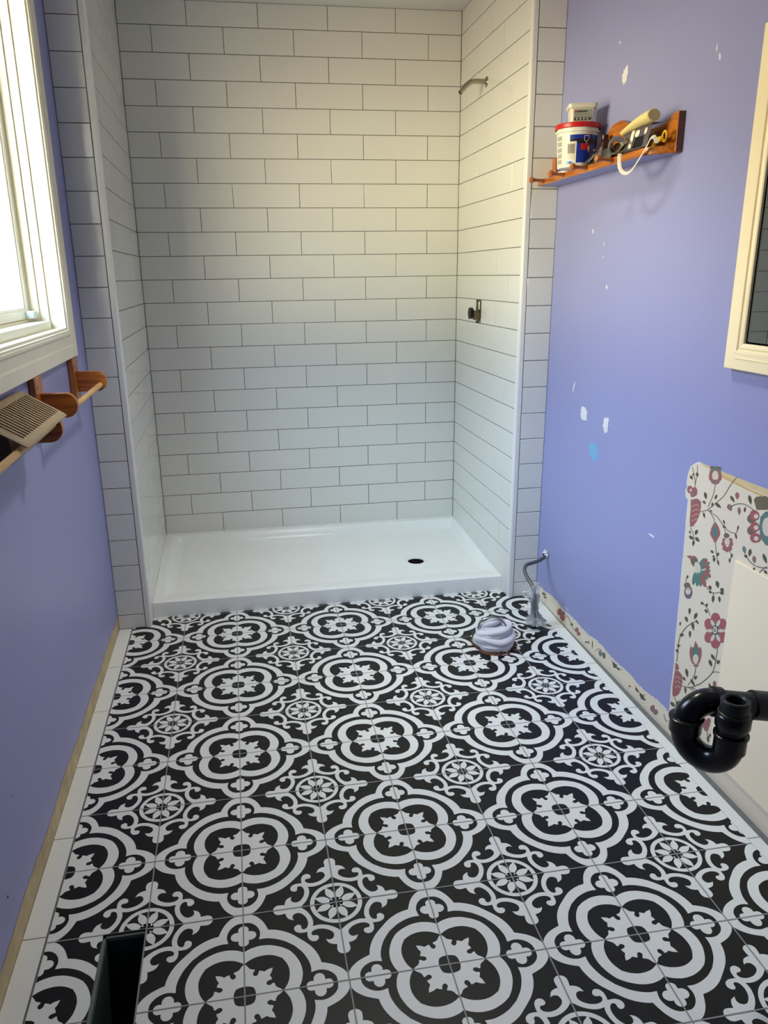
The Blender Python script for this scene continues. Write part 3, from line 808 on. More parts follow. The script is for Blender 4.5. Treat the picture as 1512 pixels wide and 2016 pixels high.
g 1452,5135 1493,5081 1508,5037 1507,4999 1491,4965 1467,4935 1438,4907 1415,4954 1395,5000 1384,5043 1387,5080 1407,5112
g 1204,5206 1230,5161 1235,5127 1226,5099 1205,5077 1176,5059 1145,5042 1133,5080 1125,5116 1124,5148 1134,5175 1159,5195
g 1662,5171 1670,5139 1663,5123 1646,5117 1620,5120 1590,5129 1556,5141 1558,5162 1563,5181 1572,5194 1590,5199 1618,5193
s 2772,5202 2786,5134 2758,5141 2744,5208
s 2784,5141 2804,5051 2776,5057 2756,5148
s 2802,5058 2817,4987 2789,4994 2774,5064
g 2736,5220 2774,5191 2791,5168 2793,5149 2783,5133 2767,5119 2746,5107 2723,5132 2703,5156 2690,5178 2689,5196 2702,5211
v 2413,4826 2420,4718 2478,4616 2572,4548 2678,4532 2766,4574 2813,4663 2805,4773 2746,4876 2650,4942 2545,4956 2459,4913
o 2555,4980 2568,4931 2619,4878 2695,4835 2776,4814 2841,4821 2870,4855 2857,4905 2805,4959 2728,5001 2647,5021 2584,5013
c 2496,4826 2503,4767 2543,4710 2605,4669 2674,4656 2729,4674 2757,4719 2750,4779 2709,4836 2647,4877 2579,4889 2524,4870
o 2783,4818 2771,4795 2745,4808 2757,4831
o 2773,4801 2758,4771 2732,4784 2748,4814
o 2761,4776 2749,4752 2723,4765 2735,4789
o 2703,4850 2692,4827 2666,4840 2678,4863
o 2694,4833 2679,4803 2654,4815 2669,4845
o 2682,4808 2670,4784 2644,4797 2656,4821
o 2625,4882 2613,4859 2588,4872 2600,4895
o 2616,4864 2601,4834 2575,4847 2591,4877
o 2603,4840 2591,4816 2566,4829 2578,4853
o 2547,4913 2535,4890 2510,4903 2522,4926
o 2538,4896 2523,4866 2498,4879 2513,4908
o 2526,4871 2514,4848 2489,4860 2501,4884
s 1482,4521 1521,4568 1544,4553 1505,4505
s 1517,4563 1574,4627 1597,4612 1541,4548
s 1570,4623 1638,4676 1660,4660 1592,4607
s 1634,4674 1721,4699 1739,4680 1652,4656
s 1715,4698 1813,4710 1828,4690 1730,4679
s 1805,4709 1879,4716 1894,4697 1819,4690
g 1975,4706 1974,4670 1959,4654 1934,4652 1901,4660 1863,4675 1823,4693 1834,4715 1847,4734 1864,4747 1890,4748 1925,4737
g 1677,4790 1721,4764 1742,4741 1749,4722 1743,4704 1730,4688 1713,4673 1684,4697 1659,4721 1642,4742 1636,4762 1646,4778
g 1741,4594 1755,4552 1748,4528 1728,4517 1696,4515 1656,4519 1614,4527 1614,4556 1617,4583 1628,4603 1649,4614 1685,4613
R 1026,4602 1034,4497 1094,4395 1192,4323 1302,4300 1393,4334 1440,4415 1431,4522 1368,4625 1269,4696 1161,4717 1072,4682
R 753,4513 809,4400 904,4304 1012,4252 1104,4260 1155,4324 1151,4429 1093,4544 996,4639 889,4688 799,4679 749,4616
R 709,4304 667,4223 684,4128 755,4043 862,3992 978,3988 1070,4034 1113,4116 1095,4214 1021,4298 913,4348 799,4350
R 900,3998 908,3891 969,3786 1066,3710 1175,3684 1266,3716 1314,3797 1305,3906 1242,4012 1144,4086 1036,4110 947,4077
R 1185,3978 1245,3859 1344,3758 1458,3701 1555,3707 1608,3772 1603,3881 1541,4002 1440,4102 1327,4156 1232,4149 1181,4084
R 1267,4376 1224,4293 1242,4195 1317,4109 1430,4057 1551,4054 1648,4101 1692,4185 1673,4285 1595,4371 1480,4422 1360,4423
c 1028,4463 1070,4385 1122,4332 1162,4326 1177,4368 1160,4443 1117,4521 1066,4573 1026,4579 1011,4537
c 932,4267 1031,4230 1096,4223 1101,4251 1045,4301 950,4355 852,4391 788,4397 782,4370 837,4321
c 956,4111 914,4064 910,4017 945,3987 1007,3986 1071,4014 1114,4061 1118,4109 1082,4139 1020,4139
c 1176,3964 1219,3883 1272,3829 1313,3822 1328,3865 1310,3941 1267,4022 1215,4076 1174,4083 1159,4040
c 1392,4051 1495,4011 1564,4004 1569,4032 1510,4085 1410,4141 1307,4179 1241,4186 1235,4158 1292,4107
c 1265,4395 1222,4348 1218,4300 1255,4271 1318,4270 1384,4300 1427,4348 1431,4396 1394,4425 1330,4425
t 994,4403 995,4379 1005,4357 1023,4342 1043,4339 1060,4349 1070,4368 1069,4393 1059,4415 1041,4430 1021,4433 1004,4423
t 956,4218 957,4194 967,4171 985,4156 1005,4153 1022,4163 1032,4182 1031,4207 1020,4229 1003,4244 983,4247 966,4238
t 1094,4050 1095,4026 1105,4003 1123,3987 1144,3984 1161,3994 1171,4014 1170,4038 1160,4061 1142,4076 1121,4079 1104,4070
t 1274,4068 1274,4043 1285,4020 1303,4005 1324,4002 1342,4011 1351,4031 1351,4056 1340,4079 1322,4095 1301,4098 1283,4088
t 1312,4257 1313,4232 1324,4209 1342,4194 1363,4191 1380,4201 1390,4221 1389,4245 1379,4268 1360,4283 1340,4286 1322,4277
t 1171,4424 1172,4399 1182,4377 1200,4362 1221,4359 1238,4369 1248,4389 1247,4413 1237,4436 1219,4451 1198,4453 1181,4444
k 1049,4276 1053,4202 1090,4131 1151,4083 1220,4069 1279,4096 1310,4154 1306,4230 1268,4301 1206,4349 1137,4361 1080,4334
c 1087,4259 1090,4201 1118,4146 1165,4109 1218,4099 1263,4120 1287,4165 1284,4224 1255,4279 1208,4316 1155,4325 1111,4304
o 1140,4234 1142,4201 1157,4170 1182,4149 1210,4145 1235,4157 1248,4183 1247,4216 1232,4247 1206,4268 1178,4272 1154,4260
c 1171,4219 1171,4203 1177,4188 1188,4179 1200,4178 1211,4184 1217,4198 1217,4214 1211,4229 1200,4238 1188,4240 1177,4233
s 2752,2460 2762,2612 2799,2595 2789,2443
s 2762,2605 2774,2816 2811,2800 2798,2588
s 2774,2809 2778,3002 2814,2986 2811,2793
s 2778,2994 2773,3119 2809,3105 2814,2980
s 2773,3111 2759,3213 2795,3201 2810,3099
s 2761,3204 2722,3320 2757,3311 2797,3195
s 2726,3310 2656,3450 2689,3446 2759,3305
s 2661,3441 2569,3590 2601,3589 2693,3439
s 2576,3580 2466,3725 2495,3727 2605,3582
s 2475,3714 2339,3849 2362,3857 2499,3722
s 2349,3840 2199,3966 2219,3977 2369,3851
s 2208,3959 2097,4049 2116,4061 2227,3970
g 2448,4335 2487,4283 2503,4240 2501,4203 2487,4171 2463,4142 2436,4115 2413,4161 2394,4206 2383,4248 2385,4284 2404,4314
g 2614,3989 2634,3938 2628,3903 2604,3882 2567,3869 2521,3863 2471,3860 2469,3900 2471,3936 2482,3967 2506,3988 2548,3997
g 2095,4331 2158,4280 2192,4235 2206,4194 2203,4157 2189,4121 2171,4087 2128,4135 2089,4181 2061,4225 2049,4265 2058,4301
g 2264,3974 2288,3911 2286,3863 2266,3826 2231,3797 2187,3774 2140,3753 2133,3805 2131,3855 2138,3900 2160,3937 2199,3963
g 2313,3675 2348,3621 2358,3578 2351,3542 2332,3513 2304,3489 2272,3465 2254,3512 2240,3557 2234,3598 2242,3632 2266,3659
g 2799,3308 2753,3293 2712,3298 2673,3316 2636,3344 2601,3379 2567,3417 2609,3419 2651,3418 2691,3409 2730,3391 2766,3359
g 2821,3717 2854,3684 2869,3658 2871,3636 2864,3617 2850,3601 2833,3585 2812,3614 2794,3641 2783,3666 2782,3688 2792,3705
g 2100,4112 2102,4076 2088,4053 2063,4040 2029,4034 1990,4034 1948,4036 1957,4063 1968,4088 1985,4108 2011,4121 2047,4123
g 2863,2928 2827,2913 2794,2916 2764,2930 2736,2954 2709,2984 2683,3016 2716,3020 2749,3020 2781,3014 2811,2999 2839,2972
g 2879,2803 2892,2762 2885,2739 2863,2729 2831,2729 2791,2735 2748,2745 2748,2774 2752,2800 2763,2819 2785,2829 2822,2825
r 2262,3275 2128,3214 2033,3019 1824,2896 1718,3008 1654,3267 1706,3439 1781,3317 1900,3457 1997,3484 2013,3288 2092,3220 2153,3247
r 1927,3085 1889,2961 1893,2850 1939,2782 2016,2774 2102,2831 2174,2936 2213,3061 2208,3173 2161,3241 2084,3246 1999,3189
r 1643,3206 1660,3063 1705,2946 1763,2884 1821,2896 1862,2979 1875,3110 1856,3254 1811,3371 1752,3430 1696,3417 1655,3335
r 2035,3305 2001,3504 1901,3371
t 2084,2994 2063,3263 1973,3364 1841,3344 1733,3171 1888,3035
c 1747,3061 1752,2985 1790,2911 1853,2858 1923,2842 1982,2866 2014,2925 2010,3002 1970,3077 1907,3129 1837,3144 1779,3119
p 1709,2870 1720,2841 1759,2804 1816,2768 1876,2743 1922,2736 1942,2749 1930,2778 1890,2815 1833,2851 1774,2876 1728,2883
s 1847,2762 1846,2682 1819,2694 1821,2774
s 1846,2689 1847,2576 1820,2588 1819,2701
s 1846,2584 1871,2455 1844,2464 1819,2594
s 1867,2465 1939,2313 1913,2318 1842,2469
s 1934,2323 2030,2157 2005,2159 1910,2325
s 2025,2165 2099,2040 2074,2043 2000,2168
s 991,3758 994,3637 964,3649 961,3770
s 994,3643 999,3473 969,3486 964,3655
s 999,3480 1011,3315 980,3327 968,3492
s 1010,3322 1023,3197 992,3209 980,3333
s 1022,3205 1041,3090 1011,3101 992,3215
s 1039,3100 1086,2974 1056,2980 1009,3106
s 1080,2985 1171,2839 1145,2839 1054,2985
s 1165,2849 1283,2693 1259,2690 1140,2845
s 1277,2702 1392,2560 1368,2555 1253,2698
s 1385,2568 1484,2454 1461,2449 1362,2563
s 1476,2463 1567,2367 1546,2360 1455,2455
s 1560,2376 1628,2306 1607,2297 1539,2367
s 1072,2980 1012,3020 1020,3036 1080,2996
s 1021,3014 939,3068 947,3083 1029,3030
s 950,3061 862,3109 866,3127 954,3079
s 874,3104 781,3137 778,3157 871,3125
s 792,3133 695,3160 689,3181 786,3155
s 704,3157 632,3176 626,3198 698,3179
s 2382,1835 2261,1882 2257,1907 2377,1860
s 2272,1878 2107,1944 2103,1969 2268,1903
s 2114,1941 1952,2024 1954,2047 2116,1963
s 1956,2022 1811,2131 1824,2147 1969,2037
s 1818,2126 1680,2249 1698,2261 1836,2137
s 1688,2242 1588,2334 1606,2345 1706,2253
s 2143,1947 2047,1970 2038,1992 2134,1969
s 2057,1968 1927,1998 1918,2020 2048,1990
s 1938,1996 1816,2008 1803,2030 1925,2019
s 1828,2009 1732,1983 1712,2005 1808,2031
s 1739,1986 1655,1942 1633,1963 1717,2007
s 1661,1945 1599,1910 1577,1931 1638,1966
s 2056,1994 1909,2041 1903,2062 2050,2016
s 1919,2038 1721,2100 1715,2121 1913,2059
s 1732,2097 1562,2133 1553,2154 1723,2119
s 1575,2132 1474,2114 1456,2136 1557,2154
s 1483,2118 1414,2073 1392,2093 1460,2138
s 1419,2077 1372,2041 1349,2061 1397,2097
g 1223,3479 1222,3429 1201,3398 1166,3381 1121,3373 1069,3373 1014,3375 1029,3412 1046,3445 1070,3472 1105,3489 1154,3493
g 841,3488 901,3455 934,3425 947,3398 945,3373 932,3349 916,3326 874,3357 837,3387 810,3416 798,3442 805,3467
g 1274,3284 1290,3226 1282,3187 1255,3162 1215,3148 1167,3141 1114,3137 1115,3182 1120,3224 1133,3259 1160,3283 1204,3293
g 2281,2481 2304,2413 2301,2362 2280,2323 2243,2293 2198,2270 2148,2250 2143,2306 2141,2360 2150,2408 2172,2446 2213,2472
g 1737,2534 1793,2498 1825,2466 1840,2437 1841,2409 1833,2383 1822,2358 1782,2392 1746,2425 1719,2457 1706,2486 1709,2512
g 2004,2288 1994,2237 1964,2205 1922,2186 1869,2177 1810,2174 1748,2175 1771,2213 1797,2248 1829,2276 1872,2295 1929,2301
g 2218,1912 2241,1857 2244,1815 2232,1782 2209,1755 2179,1734 2145,1714 2136,1760 2130,1804 2132,1844 2144,1876 2171,1900
g 2402,2139 2396,2104 2376,2087 2346,2082 2309,2086 2266,2096 2221,2109 2236,2131 2254,2151 2276,2165 2306,2170 2347,2163
g 1156,2617 1158,2562 1142,2523 1112,2496 1071,2477 1024,2464 974,2453 984,2497 997,2539 1017,2574 1048,2601 1092,2617
g 933,2815 968,2759 978,2716 972,2682 952,2655 924,2634 892,2614 873,2662 859,2707 853,2747 860,2780 885,2804
r 836,2757 836,2706 854,2660 886,2629 923,2622 955,2641 974,2681 974,2731 955,2778 923,2809 886,2816 855,2796
p 1083,2412 1088,2381 1113,2346 1151,2317 1191,2301 1224,2304 1240,2324 1235,2355 1209,2390 1171,2419 1131,2434 1098,2431
r 2828,2389 2697,2385 2619,2294 2717,2182 2813,2156
r 2808,2134 2623,2208 2438,2174 2381,1984 2409,1728 2488,1520 2654,1340 2786,1289 2843,1578 2823,1895
c 2758,1892 2720,1939 2735,1941 2774,1894
c 2727,1930 2675,1991 2689,1993 2742,1932
c 2687,1980 2627,2026 2636,2034 2695,1988
c 2646,2017 2583,2025 2574,2041 2637,2033
c 2594,2025 2530,2016 2516,2032 2580,2041
c 2538,2017 2489,2008 2475,2024 2524,2033
c 2730,1749 2692,1796 2707,1798 2746,1750
c 2699,1787 2647,1848 2662,1851 2714,1789
c 2659,1837 2600,1884 2608,1891 2667,1845
c 2618,1875 2555,1883 2546,1899 2609,1891
c 2566,1883 2502,1874 2488,1890 2553,1899
c 2510,1876 2461,1867 2447,1883 2496,1892
c 2702,1605 2664,1653 2679,1655 2718,1607
c 2672,1644 2619,1706 2634,1708 2686,1646
c 2631,1694 2572,1741 2580,1749 2639,1702
c 2590,1733 2527,1741 2518,1757 2581,1749
c 2538,1741 2474,1733 2461,1749 2525,1757
c 2482,1734 2433,1725 2420,1741 2468,1750
s 2713,1293 2668,1270 2644,1293 2688,1316
s 2675,1273 2616,1239 2591,1262 2649,1296
s 2622,1244 2576,1181 2549,1202 2594,1265
s 2579,1189 2561,1076 2532,1093 2550,1206
s 2562,1084 2556,944 2527,960 2533,1099
s 2556,951 2553,845 2524,861 2527,967
g 2852,1048 2846,995 2817,970 2772,964 2715,973 2650,992 2582,1015 2603,1049 2628,1079 2660,1099 2706,1104 2767,1090
g 2411,1341 2485,1284 2526,1236 2542,1195 2541,1159 2526,1127 2507,1096 2455,1147 2409,1196 2375,1242 2360,1283 2368,1316
g 2520,1045 2574,979 2598,927 2602,884 2590,848 2568,818 2541,789 2507,847 2478,902 2460,951 2457,994 2474,1026
o -114,8215 -99,8143 -30,8073 76,8024 191,8009 284,8034 328,8091 312,8165 240,8236 132,8283 19,8296 -71,8271
o 358,8129 275,8235 125,8249 -46,8341 -256,8300 -181,8030 206,7917
R 135,7868 98,7819 105,7759 153,7702 231,7665 317,7656 388,7680 425,7730 418,7791 368,7848 290,7885 205,7892
o 186,7690 195,7626 244,7566 321,7526 405,7516 474,7540 508,7592 499,7656 448,7717 370,7756 287,7765 219,7741
R 29,7567 8,7511 29,7449 88,7395 169,7365 252,7367 312,7400 334,7456 312,7520 252,7573 170,7603 89,7600
o 124,7404 133,7340 182,7279 259,7238 343,7227 412,7250 446,7301 437,7366 386,7428 309,7469 225,7478 158,7455
R -64,7334 -100,7286 -94,7225 -46,7166 30,7127 116,7116 186,7138 223,7187 216,7249 167,7308 90,7347 5,7357
R 71,7804 80,7736 133,7672 215,7630 305,7619 379,7645 416,7700 405,7769 351,7834 268,7876 178,7884 106,7858
c 99,7777 105,7745 131,7715 173,7694 217,7689 253,7700 271,7725 265,7757 238,7787 197,7808 153,7813 117,7802
R 12,7534 22,7465 74,7401 156,7356 246,7345 320,7370 357,7425 347,7494 292,7560 209,7603 120,7613 48,7588
c 41,7506 46,7474 73,7443 114,7422 159,7416 195,7427 212,7452 207,7484 180,7515 139,7536 94,7542 59,7531
R -44,7272 -35,7203 18,7137 100,7091 189,7079 263,7103 300,7158 290,7228 236,7294 153,7339 63,7350 -8,7325
c -15,7243 -10,7211 16,7180 57,7158 102,7151 138,7162 155,7186 150,7219 123,7250 82,7272 38,7279 2,7268
t -127,7969 25,7785 19,7532 -83,7284 -300,7171 -616,7256 -506,8058
b -206,7914 -68,7767 -65,7558 -164,7358 -344,7279 -655,7374 -517,8007
c -420,7670 -422,7553 -380,7452 -305,7395 -217,7398 -138,7461 -91,7566 -89,7686 -132,7787 -208,7842 -297,7837 -374,7774
s 1259,7663 1181,7714 1198,7726 1276,7675
s 1189,7709 1082,7777 1099,7790 1205,7722
s 1091,7772 980,7832 994,7846 1105,7786
s 991,7827 889,7866 896,7883 999,7844
s 899,7863 796,7892 799,7910 903,7881
s 806,7890 705,7909 705,7928 806,7909
s 716,7907 625,7913 620,7932 711,7927
s 636,7913 550,7908 541,7927 626,7932
s 559,7909 477,7899 465,7918 548,7928
s 485,7900 403,7885 390,7904 471,7919
s 411,7887 334,7866 319,7885 396,7905
s 340,7868 283,7853 268,7871 325,7887
p 1320,7747 1359,7688 1361,7648 1338,7622 1294,7607 1238,7600 1176,7596 1162,7641 1154,7684 1159,7720 1183,7744 1233,7756
r 1033,8147 1080,8101 1096,8063 1090,8031 1067,8004 1032,7980 993,7957 968,7997 947,8037 937,8073 945,8104 973,8130
g 1282,7984 1281,7940 1261,7909 1229,7887 1186,7872 1137,7862 1085,7854 1099,7888 1115,7921 1138,7950 1171,7971 1217,7984
g 558,8202 578,8149 575,8105 556,8067 524,8034 484,8005 440,7977 435,8025 434,8070 442,8113 462,8150 498,8181
p 876,7793 912,7747 923,7709 917,7675 897,7646 867,7619 834,7594 815,7635 799,7675 793,7712 801,7745 826,7773
g 641,7860 671,7831 684,7805 686,7781 678,7759 665,7738 649,7717 630,7744 614,7770 604,7796 603,7819 614,7841
s 404,6686 350,6648 328,6665 381,6703
s 355,6651 279,6600 257,6617 333,6669
s 284,6603 196,6561 176,6579 264,6621
s 200,6562 112,6538 96,6558 184,6582
s 117,6539 20,6526 7,6546 104,6560
s 25,6526 -89,6529 -98,6549 16,6547
s -85,6528 -229,6557 -232,6577 -87,6548
s -223,6556 -379,6599 -379,6618 -222,6574
s -372,6597 -487,6630 -486,6649 -371,6616
b 502,6876 531,6825 534,6786 519,6756 489,6733 450,6715 407,6698 396,6741 388,6781 390,6817 407,6847 441,6868
g 223,6895 267,6850 286,6811 288,6775 277,6743 257,6712 233,6683 206,6724 183,6764 169,6802 168,6838 183,6869
p 65,6769 99,6720 106,6681 95,6649 71,6624 36,6603 -2,6583 -17,6626 -29,6667 -31,6703 -19,6734 10,6757
g -253,6936 -249,6880 -265,6838 -296,6804 -337,6778 -385,6757 -436,6737 -427,6784 -414,6828 -394,6868 -363,6901 -318,6925
g 422,6661 418,6629 403,6614 380,6609 350,6613 317,6623 281,6636 293,6657 306,6675 323,6687 347,6691 378,6684
g -23,6491 9,6468 26,6446 32,6426 29,6407 21,6388 10,6370 -12,6393 -31,6414 -44,6436 -50,6456 -44,6474
s -204,6373 -242,6429 -220,6433 -182,6376
s -238,6423 -291,6499 -269,6503 -216,6427
s -286,6492 -342,6562 -321,6567 -266,6498
s -335,6554 -390,6604 -373,6614 -317,6564
s -382,6598 -438,6640 -424,6651 -368,6610
s -431,6635 -473,6665 -460,6677 -418,6647
g -369,6546 -373,6515 -388,6497 -412,6487 -442,6485 -477,6488 -512,6492 -501,6515 -487,6535 -470,6551 -446,6559 -413,6559
s 970,1186 944,1144 920,1163 946,1205
s 947,1149 913,1094 889,1113 923,1168
s 916,1099 889,1056 865,1075 892,1118
r 874,1477 883,1396 936,1308 1019,1236 1110,1200 1184,1210 1221,1263 1211,1345 1157,1434 1073,1505 983,1540 911,1529
p 1051,1484 1057,1440 1086,1392 1132,1353 1181,1333 1222,1339 1242,1367 1237,1412 1207,1460 1161,1498 1112,1518 1071,1512
r 856,1603 860,1554 888,1503 933,1464 982,1446 1022,1455 1044,1489 1039,1538 1011,1589 966,1628 917,1645 877,1636
g 900,1100 920,1046 922,1006 911,974 889,949 862,929 831,911 824,956 819,999 821,1037 833,1068 857,1090
g 789,1236 827,1199 847,1168 854,1141 851,1119 841,1099 829,1080 803,1113 781,1145 765,1175 758,1201 765,1222
p 913,1325 917,1276 945,1224 990,1184 1040,1165 1081,1174 1102,1207 1098,1257 1069,1309 1024,1349 975,1367 934,1358
o 12753,440 12847,387 12986,353 13103,354 13144,389 13089,442 12964,488 12829,505 12746,486
o 12638,358 12701,316 12803,282 12898,271 12940,289 12910,327 12821,368 12716,392 12644,388
R 11005,440 11046,324 11180,212 11345,157 11464,185 11479,284 11383,406 11223,494 11074,507
R 10752,344 10705,258 10767,157 10911,88 11071,84 11170,147 11161,247 11049,337 10888,375
p 10716,498 10741,425 10823,356 10924,323 10996,341 11005,403 10948,479 10850,533 10759,540
R 9389,395 9420,313 9518,230 9638,186 9724,202 9735,270 9665,359 9549,425 9440,439
R 9219,310 9248,245 9339,175 9448,133 9525,138 9533,189 9468,261 9362,320 9264,340
g 9925,380 9946,336 10009,289 10085,260 10139,264 10144,298 10099,347 10025,387 9956,400
g 8459,315 8464,271 8490,236 8525,227 8553,247 8559,288 8542,330 8510,354 8477,348
g 8156,385 8147,283 8156,221 8180,229 8207,304 8224,409 8224,496 8206,524 8180,481
g 8599,260 8619,229 8678,190 8747,160 8795,154 8798,175 8756,212 8687,249 8626,268
b 7417,395 7405,319 7451,247 7535,212 7617,231 7658,295 7639,375 7570,432 7482,439
o 7123,439 7134,353 7189,283 7260,261 7316,298 7330,377 7294,460 7227,509 7160,500
t 7296,433 7306,387 7343,347 7391,330 7427,345 7434,385 7408,430 7363,460 7318,461
g 6260,459 6314,386 6401,327 6482,311 6517,346 6490,415 6414,485 6325,524 6265,514
g 6032,441 6084,408 6169,386 6247,385 6282,405 6257,438 6184,466 6097,479 6038,468
g 6443,480 6452,436 6487,397 6532,381 6566,395 6572,434 6549,478 6506,507 6464,508
r 5198,279 5213,248 5258,211 5312,185 5350,183 5354,205 5322,241 5269,275 5220,289
g 4769,389 4722,360 4719,324 4761,298 4829,295 4890,315 4917,350 4896,383 4837,399
g 4332,360 4349,298 4410,236 4487,201 4543,211 4552,261 4510,328 4437,379 4366,391
g 4234,302 4270,265 4329,236 4383,229 4406,246 4388,280 4337,315 4277,334 4236,329
g 4476,364 4487,320 4528,277 4579,255 4617,264 4624,299 4596,346 4547,380 4499,387
p 3674,343 3645,279 3680,202 3765,148 3859,141 3919,186 3915,262 3849,332 3754,364
p 3453,335 3474,258 3550,178 3645,133 3715,144 3727,207 3675,291 3583,357 3496,374
r 3676,399 3688,356 3731,311 3786,286 3826,292 3832,327 3802,374 3750,411 3700,421
g 10681,335 10626,399 10657,395 10712,331
g 10637,388 10559,470 10588,468 10666,385
g 10589,451 10478,492 10475,510 10585,470
g 10505,489 10371,446 10341,468 10475,510
g 10380,450 10226,369 10194,390 10348,471
g 10233,373 10090,298 10059,318 10202,394
g 10098,301 9980,251 9950,273 10067,322
g 9988,255 9886,214 9856,235 9958,276
g 9894,217 9819,187 9789,208 9864,238
g 7895,232 7829,301 7851,301 7917,232
g 7839,291 7748,383 7770,384 7860,292
g 7763,370 7664,444 7678,451 7777,377
g 7689,431 7586,459 7576,478 7679,451
g 7602,456 7498,461 7481,482 7584,477
g 7510,461 7432,462 7414,483 7491,481
g 6706,464 6568,453 6548,472 6686,484
g 6577,453 6388,439 6369,458 6558,473
g 6397,439 6219,437 6201,457 6379,459
g 6227,437 6084,461 6071,480 6214,456
g 6093,459 5965,497 5957,515 6085,477
g 5977,493 5883,523 5876,541 5970,511
g 4948,416 4840,387 4821,405 4929,435
g 4847,389 4697,351 4678,369 4828,407
g 4703,352 4559,338 4543,357 4687,371
g 4564,337 4443,374 4435,391 4557,355
g 4449,371 4338,433 4340,446 4451,384
g 4348,427 4266,476 4270,488 4351,439
g 3141,440 3102,393 3078,411 3117,458
g 3105,397 3051,336 3028,354 3082,416
g 3055,339 2999,298 2977,317 3033,358
g 3001,298 2946,304 2932,324 2988,319
g 2948,303 2891,333 2892,350 2948,319
g 2900,328 2857,355 2860,370 2903,343'''
for line in WP.strip().split('\n'):
    q = line.split(' ')
    pl = [tuple(float(v) * 1e-4 for v in s.split(',')) for s in q[1:]]
    pl = [(max(min(y, 1.38), -0.2), z) for y, z in pl if True]
    zc += 1
    wallpoly(mb, pl, PX - 0.0003 - 0.0000012 * zc, keys.index(q[0]))
wp_mats = [mat('wallpaper ink ' + {'g': 'leaf green', 's': 'stem brown', 'r': 'dusty red', 'R': 'rose', 'p': 'mauve', 'o': 'olive', 't': 'teal', 'c': 'cream', 'k': 'black', 'v': 'violet', 'b': 'slate'}[k], WPC[k], 0.75) for k in keys]
mb.build('floral_print', wp_mats, wall_right)

# filler patches and marks on the paint
def blob(mb, y, z, ry, rz, mi=0, rot=0.0, n=22, jag=0.25, x=XR):
    pl = []
    for k in range(n):
        a = 2 * PI * k / n; r = 1 + jag * (random.random() - 0.5) * 2
        u, v = ry * r * math.cos(a), rz * r * math.sin(a)
        pl.append((y + u * math.cos(rot) - v * math.sin(rot), z + u * math.sin(rot) + v * math.cos(rot)))
    x0 = x - 0.0012
    for k in range(n):
        a, b = pl[k], pl[(k + 1) % n]
        c, d = [(y + (p[0] - y) * 0.75, z + (p[1] - z) * 0.75) for p in (a, b)]
        mb.add([(x - 0.0004, a[0], a[1]), (x - 0.0004, b[0], b[1]), (x0, d[0], d[1]), (x0, c[0], c[1])], [(0, 3, 2, 1)], mi, True)
        mb.add([(x0, c[0], c[1]), (x0, d[0], d[1]), (x0, y, z)], [(0, 2, 1)], mi, True)
for (y, z, ry, rz, rot, jag) in ((0.903, 1.930, 0.016, 0.023, 0.2, .25), (1.027, 0.861, 0.030, 0.026, 0.6, .2), (0.850, 0.852, 0.021, 0.026, 0.4, .25),
                                 (1.129, 0.945, 0.005, 0.022, 0.25, .3), (0.488, 0.571, 0.018, 0.0035, 0.05, .3), (1.055, 1.486, 0.005, 0.008, 0, .3),
                                 (0.962, 1.442, 0.003, 0.005, 0, .3), (0.963, 1.402, 0.002, 0.005, 0, .3), (0.920, 1.304, 0.005, 0.006, 0, .3),
                                 (0.412, 1.884, 0.003, 0.009, 0, .3), (0.395, 1.860, 0.004, 0.009, -.3, .3), (0.955, 2.03, 0.006, 0.004, 0, .3),
                                 (1.062, 0.075, 0.025, 0.0015, 0.0, .3)):
    mb = MB(); mb.fixn = False; blob(mb, y, z, ry, rz, 0, rot, jag=jag); mb.build('spackle_patch', M_filler, wall_right)
mb = MB(); mb.fixn = False; blob(mb, 0.928, 0.742, 0.040, 0.030, 0, 0.5, jag=.12, n=30); mb.build('blue_paint_patch', M_tealspot, wall_right)

# cream board fixed over the wall where the vanity stood
mb = MB(); mb.fixn = False
g = MB().box(XR - 0.007, XR - 0.0008, -1.30, 0.068, 0.064, 0.642); mb.add(g.v, g.f, 0)
o = mb.build('wall_board', M_board, bevel=0.0008)
tag(o, 'blank cream board fixed to the floral wallpaper behind the black drain trap', 'board')

# ------------------------------------------------------------------ shower base
base = empty('shower_tray', (0, 1.88, 0), 'low white acrylic shower tray with an open round drain hole', 'shower tray')
SX0, SX1, SY0, SY1 = AL + 0.0005, AR - 0.0005, 1.4745, YB - 0.0003
def smooth(t): t = max(0, min(1, t)); return t * t * (3 - 2 * t)
DC = (0.432, 1.775); DR = 0.038
def rimz(y): return 0.068 + 0.034 * smooth((y - 1.50) / (2.25 - 1.50)) * 1.0
def basez(x, y):
    e = min(smooth((x - SX0 - 0.040) / 0.040), smooth((SX1 - x - 0.012) / 0.030), smooth((SY1 - y - 0.045) / 0.030), smooth((y - SY0 - 0.03) / 0.10))
    d = math.hypot(x - DC[0], y - DC[1])
    return rimz(y) - e * (0.016 + 0.026 * smooth((y - 1.50) / 0.8)) - 0.006 * e * (1 - min(1, d / 1.1))
mb = MB(); mb.fixn = False
NX, NY = 150, 90
vs = []
for j in range(NY + 1):
    for i in range(NX + 1):
        x = SX0 + (SX1 - SX0) * i / NX; y = SY0 + (SY1 - SY0) * j / NY
        zz = basez(x, y)
        if j == 0: zz -= 0.004
        vs.append((x, y, zz))
fs = []
for j in range(NY):
    for i in range(NX):
        q = (j * (NX + 1) + i, j * (NX + 1) + i + 1, (j + 1) * (NX + 1) + i + 1, (j + 1) * (NX + 1) + i)
        if any(math.hypot(vs[k][0] - DC[0], vs[k][1] - DC[1]) < DR + 0.004 for k in q): continue
        fs.append(q)
mb.add(vs, fs, 0, True)
